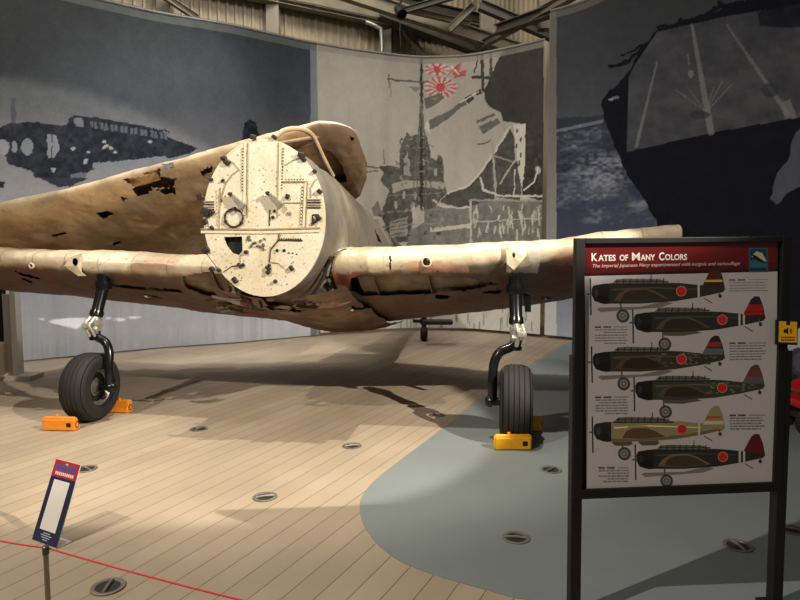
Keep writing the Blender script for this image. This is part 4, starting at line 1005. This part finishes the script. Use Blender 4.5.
# little picture in the header corner
pr.rect(748.5, 248.5, 767.5, 273, (60, 84, 104)); pr.rect(749.8, 250, 766.2, 271, (22, 62, 84)); pr.poly([(750, 262), (758, 258), (766, 261), (766, 271), (750, 271)], (40, 104, 122)); pr.poly([(751, 257), (756, 252), (762, 254), (766, 262), (760, 262)], (196, 188, 150)); pr.poly([(751, 255), (755, 256), (765, 263), (762, 264), (754, 260)], (16, 24, 34))
pr.rect(749.8, 268.5, 766.2, 271.5, (28, 44, 58))
def bomber(dx, dy, body, wing, cowl, fin, bands, ord_, sc=1.0, mott=None, seed=0, stripes=1, under=None):
    pr.lay = .0042
    T = lambda pts: [(591+(x-591)*sc+dx, 292+(y-292)*sc+dy) for x, y in pts]
    l1 = lambda a, b, w, c: pr.line(T([a])[0], T([b])[0], w, c)
    G1 = (92, 88, 84)
    l1((590, 277), (590.3, 314), 1.4, (40, 38, 38)); l1((586.5, 293), (590, 293), 1.6, G1)
    if ord_ == 'torpedo': pr.poly(T([(596, 308), (599, 306.6), (640, 306), (664, 301), (672, 303), (660, 307), (600, 311)]), (128, 122, 116))
    elif ord_ == 'bombs':
        for x in (609, 636): pr.poly(T([(x, 303.5), (x+4, 302), (x+20, 302), (x+22, 305), (x+18, 307), (x+4, 307)]), (88, 82, 74))
    elif ord_ == 'bomb': pr.poly(T([(618, 302), (650, 301), (660, 304), (640, 307), (622, 306.5)]), (96, 88, 76))
    l1((620, 301), (620.5, 311), 1.6, G1)
    pr.poly(T([(593, 284.5), (602, 283), (614, 282), (640, 281.5), (680, 283), (702, 285.5), (706, 278), (710, 270.5), (714, 267.5), (718.5, 268), (722, 277), (724.5, 290), (722, 292.5), (700, 297), (674, 301), (640, 303), (608, 302.6), (594, 300), (591.2, 294), (591.2, 288)]), body)
    if under: pr.poly(T([(600, 300), (640, 299), (680, 297), (716, 291), (722, 292), (700, 296.6), (674, 300.6), (640, 302.6), (608, 302.2)]), under)
    pr.poly(T([(612, 288), (650, 286.5), (700, 289), (700, 290), (650, 288), (612, 289.6)]), tuple(min(255, int(v*1.6)) for v in body))
    if mott:
        r_ = random.Random(seed)
        for _ in range(34):
            x = r_.uniform(640, 718); y = r_.uniform(285, 297)-max(0, x-690)*.05; pr.lay -= pr.step; pr.ell(*T([(x, y)])[0], r_.uniform(.8, 2.2), r_.uniform(.5, 1.1), mott, 7)
    if stripes:
        for x in ((697, ) if stripes == 1 else (697, 701.5)): pr.poly(T([(x, 285.2), (x+2.2, 285.3), (x+2, 297), (x, 297.4)]), (204, 196, 184))
    pr.poly(T([(703, 284), (706, 278), (710, 270.5), (714, 267.5), (718.5, 268), (721.5, 276), (723.5, 288), (712, 287)]), fin)
    for y0, y1, c in bands:
        f = lambda y: 706.5-(y-277)*.45; g = lambda y: 719.8+(y-272)*.22
        pr.poly(T([(f(y0), y0), (g(y0), y0), (g(y1), y1), (f(y1), y1)]), c)
    pr.poly(T([(593, 284.5), (603, 282.8), (609, 283), (609, 302.6), (604, 303), (594, 300), (591.2, 294), (591.2, 288)]), cowl)
    pr.ell(*T([(602, 298)])[0], 5.5*sc, 4.4*sc, tuple(int(v*.7) for v in cowl)); pr.ell(*T([(596, 292)])[0], 2*sc, 4*sc, tuple(min(255, int(v*1.5+8)) for v in cowl))
    pr.poly(T([(613, 300), (618, 293), (627, 287.5), (645, 287.3), (655, 291), (668, 298.5), (640, 301)]), tuple(min(255, int(v*1.75)) for v in wing))
    pr.poly(T([(620, 299.5), (624, 292.5), (630, 289.5), (645, 289.3), (654, 292.5), (664, 298.5), (640, 300.5)]), wing)
    # glazed canopy
    pr.poly(T([(611, 283), (616, 278.6), (625, 277.8), (660, 279), (671, 283.5)]), (108, 102, 96))
    for k in range(8): l1((617+k*6.6, 278.2), (616.2+k*6.6, 283), 1.0, (44, 42, 38))
    l1((614, 280.4), (668, 281.2), .7, (44, 42, 38)); l1((611, 283.2), (672, 283.7), 1.0, (40, 38, 34)); l1((650.5, 273.5), (651, 281), .7, (50, 48, 46))
    # roundel
    pr.ell(*T([(680.6, 291)])[0], 5.3*sc, 5.3*sc, (178, 148, 134)); pr.ell(*T([(680.6, 291)])[0], 4.6*sc, 4.6*sc, (204, 40, 36))
    # wheels and hook
    pr.ell(*T([(622, 315)])[0], 6.4*sc, 6.6*sc, (70, 66, 62)); pr.ell(*T([(622, 315)])[0], 4.3*sc, 4.4*sc, (140, 134, 128)); pr.ell(*T([(622, 315)])[0], 2.6*sc, 2.6*sc, (96, 90, 86)); pr.ell(*T([(622, 315)])[0], 1.3*sc, 1.3*sc, (160, 154, 148))
    pr.ell(*T([(719, 296)])[0], 1.7, 1.9, (60, 56, 54)); l1((718, 291), (719, 295), .8, G1); l1((703, 298), (711, 303), .9, (104, 98, 94))
bomber(0, 0, (52, 50, 42), (58, 48, 38), (30, 32, 34), (58, 40, 30), [(280, 282.2, (216, 186, 70)), (272, 279.5, (86, 34, 26))], 'torpedo', stripes=1)
bomber(42, 29, (48, 47, 40), (52, 45, 36), (30, 32, 33), (44, 38, 36), [(276, 283.2, (176, 26, 30)), (284, 286.5, (176, 26, 30))], 'bomb', stripes=2, sc=.985)
bomber(0.5, 68, (60, 56, 43), (50, 40, 31), (28, 30, 32), (44, 42, 40), [(274, 279, (150, 48, 48)), (280.5, 287, (98, 106, 122))], 'torpedo', mott=(112, 108, 84), seed=3, stripes=0, sc=.99)
bomber(42.5, 97, (62, 62, 50), (54, 44, 34), (32, 32, 32), (84, 72, 62), [(274, 279, (136, 52, 50)), (280, 287, (96, 92, 90))], 'bomb', mott=(120, 116, 98), seed=6, stripes=0, sc=.97)
bomber(.5, 138, (150, 140, 106), (94, 76, 56), (40, 42, 44), (160, 140, 104), [(278, 280.5, (170, 92, 60)), (283, 286.5, (206, 196, 176))], 'bombs', stripes=1, under=(120, 98, 70), sc=.985)
bomber(43, 166, (46, 46, 42), (68, 56, 44), (30, 32, 34), (96, 30, 32), [], 'torpedo', stripes=2, sc=.965)
# caption blocks: a bold short heading stroke and thin word strokes
rt = random.Random(9)
def caption(x0, x1, y0, n, right=False):
    hc = (52, 48, 50); tc_ = (128, 122, 122)
    xx = x0
    for w_ in (7, 9): 
        for k in range(int(w_/1.3)): pr.line((xx+k*1.3, y0), (xx+k*1.3+.95, y0), 1.5, hc, k == 0)
        xx += w_+1.5
    pr.line((xx, y0), (x1, y0), .5, tc_)
    for i in range(n):
        y = y0+2.7*(i+1); xx = x0+(rt.choice((0, 0, 4, 9)) if right else 0); first = True; e_ = x1-(0 if right else rt.uniform(0, 6))
        while xx < e_-1:
            w_ = min(rt.uniform(1.6, 5), e_-xx); pr.line((xx, y), (xx+w_, y), .75, tc_, first); first = False; xx += w_+.7
pr.lay = .0043; caption(728.5, 768, 280.5, 4); caption(594, 626, 326, 6, True); caption(728, 765, 343.5, 6); caption(593.5, 626, 396, 6, True); caption(727.5, 763, 415.5, 5); caption(596, 626, 466.5, 5, True)
pr.line((673, 485.5), (692, 484.8), 1.0, (96, 74, 72))
sheet = pr.build('printed_sheet', board); sheet['label'] = 'printed poster sheet with red header and six side-view aircraft'
board.matrix_basis = Matrix.Translation(board.location+su*.016)@Matrix.Rotation(.011, 4, sn)
# --- yellow audio tag clipped on the right rail
tagE = empty('audio_guide_tag', SG(782, 345), 'small yellow speaker symbol tag clipped to the right edge of the board', 'tag')
def TG(px, py, off=0): return SG(px, py, .022+off)
mb = MB(); mb.prism([TG(771.5, 319), TG(793, 320), TG(792.5, 344), TG(771, 343.5)], sn*.010); mb.build('tag_holder', frame_m, tagE, False, .002)
pt = Print(lambda x, y, o: TG(x, y, .0102+o), .0006); Yc = (244, 190, 30); Kc = (40, 28, 14)
pt.poly([(773.8, 320.3), (791.8, 321), (791.5, 341.6), (773.5, 341)], Yc); pt.rect(781, 320, 785, 324.2, Kc)
pt.poly([(778.5, 328.4), (780.6, 328.4), (783, 326.4), (783, 333.6), (780.6, 331.8), (778.5, 331.8)], Kc)
for r_ in (1.9, 3.3):
    for k in range(6):
        a0 = -.9+k*.3; pt.line((783.3+r_*math.cos(a0), 330+r_*math.sin(a0)), (783.3+r_*math.cos(a0+.3), 330+r_*math.sin(a0+.3)), .8, Kc, k == 0)
for y in (336.4, 339):
    for k in range(8): pt.rect(776+k*1.7, y-.8, 777.2+k*1.7, y+.8, Kc, k == 0)
pt.build('tag_face', tagE)

# ================================================================== SMALL TILTED SIGN
b0 = G(32, 540); b1 = G(56.5, 549); ub = (b1-b0).normalized(); wB = (b1-b0).length
bk_ = Vector((-ub.y, ub.x, 0)); 
lean = (bk_*.36+Vector((0, 0, 1))*.93).normalized()
# height from the photograph: upper left corner at (54,459)
nrm = ub.cross(lean).normalized()
if nrm.y > 0: nrm = -nrm
tl = onplane(54, 459, b0, nrm); hB = (tl-b0).dot(lean)
small = empty('tabletop_sign', ((b0.x+b1.x)/2, (b0.y+b1.y)/2, 0), 'small slanted red and navy notice standing on the floor behind the rope', 'sign')
acr = mat('white acrylic', (226, 222, 212), .25, 0, .03); nv = (38, 44, 72)
def SS(u, v, off=0): return b0+ub*(u*wB)+lean*(v*hB)+nrm*off+Vector((0, 0, .004))
mb = MB(); mb.prism([SS(0, 0, -.004), SS(1, 0, -.004), SS(1, 1, -.004), SS(0, 1, -.004)], nrm*.004); mb.build('sign_panel', acr, small)
mb = MB(); f0 = b0+Vector((0, 0, .001)); f1 = b1+Vector((0, 0, .001)); mb.prism([f0, f1, f1+bk_*.09, f0+bk_*.09], (0, 0, .004)); mb.build('sign_foot', acr, small)
pt = Print(lambda u, v, o: SS(u, v, o), .0006, .0002)
pt.rect(0, 0, 1, 1, (34, 38, 66)); pt.rect(0, .795, 1, 1, (168, 44, 56)); pt.rect(.17, .15, .80, .76, (222, 216, 208))
for k in range(7): pt.poly([(.13+k*.11, .88), (.21+k*.11, .88), (.22+k*.11, .955), (.15+k*.11, .955)], (66, 78, 140), k == 0)
pt.rect(.10, .90, .90, .925, (66, 78, 140))
for k in range(10): pt.rect(.14+k*.075, .82, .19+k*.075, .86, (224, 212, 210), k == 0)
pt.ell(.5, .965, .06, .012, (210, 180, 80))
for k, (a_, b_) in enumerate(((.36, .64), (.28, .72), (.34, .66), (.40, .60))): pt.rect(a_, .115-k*.026, b_, .125-k*.026, (176, 182, 196))
pt.build('sign_print', small)
pt = None

# ================================================================== ROPE BARRIER
stl = mat('brushed stanchion steel', (150, 146, 140), .3, .8, .1, 20)
def stanchion(x, y, z, label):
    t = empty('rope_stanchion', (x, y, 0), label, 'stanchion', 'slim rope posts')
    mb = MB(); mb.tube([(x, y, .01), (x, y, z)], .0095, 14); mb.build('pole', stl, t, True)
    mb = MB(); mb.lathe((x, y, z), (0, 0, 1), [(.010, -.03), (.012, -.028), (.012, .0), (.009, .003), (0, .003)], 16); mb.build('cap', mat('stanchion cap', (96, 92, 88), .4, .6) if 'stanchion cap' not in bpy.data.materials else bpy.data.materials['stanchion cap'], t, True)
    mb = MB(); mb.lathe((x, y, 0), (0, 0, 1), [(0, .0), (.12, .0), (.12, .008), (.02, .016), (.0, .016)], 32); mb.build('base_plate', stl, t, True)
pz = .56; p1 = W(45.5, 546.5, 2.22); pz = p1.z
stanchion(p1.x, p1.y, pz, 'slim steel rope post in front of the small slanted sign')
pe = G(243, 600, pz-.02); pe2 = p1+(pe-p1)*1.9; pe2.z = pz
ps = G(0, 537, pz-.005); ps2 = p1+(ps-p1)*3.0; ps2.z = pz
stanchion(pe2.x, pe2.y, pz, 'slim steel rope post at the lower border, right end of the red rope')
stanchion(ps2.x, ps2.y, pz, 'slim steel rope post beyond the left border, left end of the red rope')
mb = MB()
for a, b in ((ps2, p1), (p1, pe2)):
    pts = []
    for i in range(25):
        t = i/24; q = a.lerp(b, t); q.z = pz-.012-.018*4*t*(1-t); q += Vector((0, 0.012, 0)); pts.append(q)
    mb.tube(pts, .0032, 8)
o = mb.build('barrier_rope', mat('red cord', (206, 40, 52), .6, 0, .1, 50), None, True); tag(o, 'thin red barrier cord stretched low across the foreground', 'rope')

# ================================================================== FLOOR TIE-DOWN FITTINGS
ring_m = mat('tie-down ring steel', (132, 126, 116), .45, .5, .25, 30); rec_m = mat('tie-down recess', (44, 40, 36), .7, .2, .2, 30)
def tiedown(i, px, py, label):
    p = G(px, py, .003); t = empty('tie_down_socket', (p.x, p.y, 0), label, 'floor fitting', 'tie-down sockets in the deck')
    if i == 0:
        mb = MB(); mb.lathe(p, (0, 0, 1), [(.078, -.003), (.078, .005), (.072, .007), (.058, .004), (.056, -.001)], 32); a = mb.build('socket_ring', ring_m, t, True)
        mb = MB(); mb.lathe(p, (0, 0, 1), [(.0, .0005), (.057, .001), (.057, -.003)], 32); b = mb.build('socket_recess', rec_m, t, True)
        mb = MB(); mb.tube([p+Vector((-.055, -.02, .004)), p+Vector((0, 0, .008)), p+Vector((.055, .02, .004))], .0085, 10); c = mb.build('cross_bar', ring_m, t, True)
        tiedown.src = (a, b, c)
    else:
        for s_ in tiedown.src:
            c = s_.copy(); C.objects.link(c); c.parent = t
        t.rotation_euler = (0, 0, .4+i*.9)
spots = [(265, 497, 'tie-down socket on the planks midway between small sign and blue-grey floor'), (108, 587, 'tie-down socket nearest the red cord at lower left'), (86, 469, 'tie-down socket just right of the small slanted sign top'),
         (352, 446, 'tie-down socket on the planks left of the right hand wheel shadow'), (199, 429, 'tie-down socket below the left wheel shadow'), (437, 415, 'tie-down socket in the wheel shadow left of the right tyre'), (516, 538, 'tie-down socket on blue-grey floor left of the board post'),
         (551, 470, 'tie-down socket on blue-grey floor just right of the yellow chock'), (738, 546, 'tie-down socket seen under the board by the shade edge'), (793, 530, 'tie-down socket right of the board post'), (404, 421, 'small tie-down socket left of the dark tyre shadow'), (15, 434, 'tie-down socket left of the left hand tyre'), (705, 516, 'tie-down socket under the middle of the board')]
for i, s_ in enumerate(spots[:10]): tiedown(i, *s_)

# ================================================================== DISPLAY STAND AT THE LEFT BORDER
k0 = G(19, 379); kb = empty('display_stand', (k0.x-.4, k0.y, 0), 'pale grey display stand with black screen at the left border', 'display stand')
kg = mat('stand light grey', (172, 160, 150), .5, 0, .08, 3); kw = mat('stand white edge', (206, 200, 192), .45, 0, .05); kc_ = mat('stand cream base', (196, 180, 156), .5, 0, .06)
zt0 = W(19, 283, k0.y).z
mb = MB(); mb.box((k0.x, k0.y, zt0/2), (.07, .12, zt0)); mb.build('edge_post', kw, kb, False, .004)
x1 = W(13, 300, k0.y).x; x0 = W(3.5, 300, k0.y).x; z1 = W(10, 294, k0.y).z
mb = MB(); mb.box(((x0+x1)/2, k0.y+.02, z1/2+.02), (x1-x0, .10, z1-.04)); mb.build('side_panel', kg, kb, False, .004)
mb = MB(); mb.box((x1-.25, k0.y+.01, .03), (1.0, .3, .06)); mb.build('plinth', kg, kb, False, .004)
mb = MB(); mb.box((x0-.35, k0.y, .24), (.74, .16, .44)); mb.build('lower_cabinet', kc_, kb, False, .004)
mb = MB(); mb.box((x0-.35, k0.y+.03, .80), (.70, .06, .66)); mb.build('screen', mat('black screen', (12, 13, 14), .2, 0, 0), kb, False, .004)
mb = MB(); mb.tube(smooth_poly([W(-4, 264, k0.y), W(0, 268, k0.y), W(3, 276, k0.y), W(3.5, 288, k0.y), W(3.5, 297, k0.y)], 5), .022, 10); mb.build('cable_loop', glossy, kb, True)

# ================================================================== SMALL RED CART AT THE RIGHT BORDER
c0 = G(806, 431); cart = empty('service_cart', (c0.x+.3, c0.y, 0), 'low red wheeled cart glimpsed at the right border beside the board', 'cart')
redm = mat('red enamel', (186, 24, 30), .3, .1, .08); 
zt1 = W(800, 385, c0.y).z; zr = W(800, 403, c0.y).z
xl = W(787, 395, c0.y).x
mb = MB(); mb.rbox((xl+.45, c0.y, (zt1+zr)/2-.055), (.9, .5, (zt1-zr)*.45), .02, None, 2); mb.build('deck', redm, cart, True)
mb = MB(); mb.prism([(xl+.06, c0.y-.2, zt1-.04), (xl+.9, c0.y-.2, zt1-.04), (xl+.9, c0.y-.2, zt1+.10), (xl+.25, c0.y-.2, zt1+.03)], (0, .4, 0)); mb.build('hood', redm, cart, False, .01)
mb = MB(); mb.box((xl+.45, c0.y-.255, zr+.07), (.9, .006, .025)); mb.build('trim_stripe', kw, cart)
for sx in (.10, .80):
    for sy in (-.2, .2):
        mb = MB(); c = Vector((xl+sx, c0.y+sy, .13)); mb.lathe(c, (0, 1, 0), [(.05, -.04), (.10, -.045), (.13, -.03), (.13, .03), (.10, .045), (.05, .04), (.05, -.04)], 28); w_ = mb.build('cart_wheel', rub, cart, True)
        mb = MB(); mb.lathe(c, (0, 1, 0), [(0, -.045), (.03, -.043), (.05, -.03), (.052, 0), (.05, .03), (0, .04)], 20); mb.build('wheel_hub', rimm, w_, True); 
mb = MB(); mb.box((xl+.45, c0.y, .17), (.7, .30, .05)); mb.tube([(xl+.10, c0.y-.2, .13), (xl+.10, c0.y+.2, .13)], .015, 8); mb.tube([(xl+.8, c0.y-.2, .13), (xl+.8, c0.y+.2, .13)], .015, 8); mb.build('chassis', dk, cart)

# ================================================================== LIGHT
wd = bpy.data.worlds.new('world'); S.world = wd; wd.use_nodes = True
wd.node_tree.nodes['Background'].inputs[0].default_value = (1.0, .93, .84, 1); wd.node_tree.nodes['Background'].inputs[1].default_value = .11
def spot(loc, tgt, power, size, blend, c, rad=.06):
    l = bpy.data.lights.new('spot', 'SPOT'); l.energy = power; l.spot_size = math.radians(size); l.spot_blend = blend; l.color = c; l.shadow_soft_size = rad
    o = bpy.data.objects.new('roof_lamp', l); C.objects.link(o); o.location = loc
    o.rotation_euler = (Vector(tgt)-Vector(loc)).to_track_quat('-Z', 'Y').to_euler(); return o
def area(loc, tgt, power, sx, sy, c):
    l = bpy.data.lights.new('area', 'AREA'); l.energy = power; l.shape = 'RECTANGLE'; l.size = sx; l.size_y = sy; l.color = c
    o = bpy.data.objects.new('fill_light', l); C.objects.link(o); o.location = loc  # unseen area fill added for brightness, has no fixture
    o.rotation_euler = (Vector(tgt)-Vector(loc)).to_track_quat('-Z', 'Y').to_euler(); return o
warm = (1.0, .91, .77)
spot((-4.3, -.3, 6.6), (.1, 5.0, .7), 1750, 68, .8, warm, .04)            # front left
spot((5.3, -.1, 5.7), (-2.5, 6.7, 1.1), 4700, 35, .12, warm, .04)         # front right, on the aircraft only
spot((-.5, 4.8, 9.0), (-.9, 6.6, 0), 1800, 47, .4, warm, .05)             # overhead
spot((-6.2, 4.6, 5.2), (-1.4, 3.1, 0), 200, 34, .6, warm, .04)            # low left
spot((-1.4, 8.6, 8.6), (-4.3, 9.8, .6), 1150, 50, .9, (1, .98, .95), .3)   # banner foot washes
spot((-.4, 9.4, 8.6), (-.2, 12.2, .6), 550, 48, .9, (1, .96, .9), .3)
spot((.9, 9.0, 8.6), (3.0, 11.2, .5), 240, 40, .9, (1, .96, .9), .3)
area((-1, 6, 9.6), (-1, 6, 0), 50, 10, 8, (1, .95, .86))  # broad overhead fill, added without a fixture
area((-3, 6.5, 8.6), (-3.0, 10.5, 1.0), 200, 6, 1.5, (1, .97, .93))  # added fill aimed at the banners
area((-3, 11.6, 9.3), (-3.5, 14.5, 6.0), 250, 6, 1.2, (1, .93, .8))  # added fill, brightens the siding from above the frame
area((3, 10, 9.0), (3, 14.5, 9.6), 130, 3, 1.2, (1, .93, .8))  # added fill for the roof steel on the right
S.view_settings.view_transform = 'Standard'; S.view_settings.look = 'None'; S.view_settings.exposure = .12; S.view_settings.gamma = 1; S.view_settings.use_curve_mapping = False
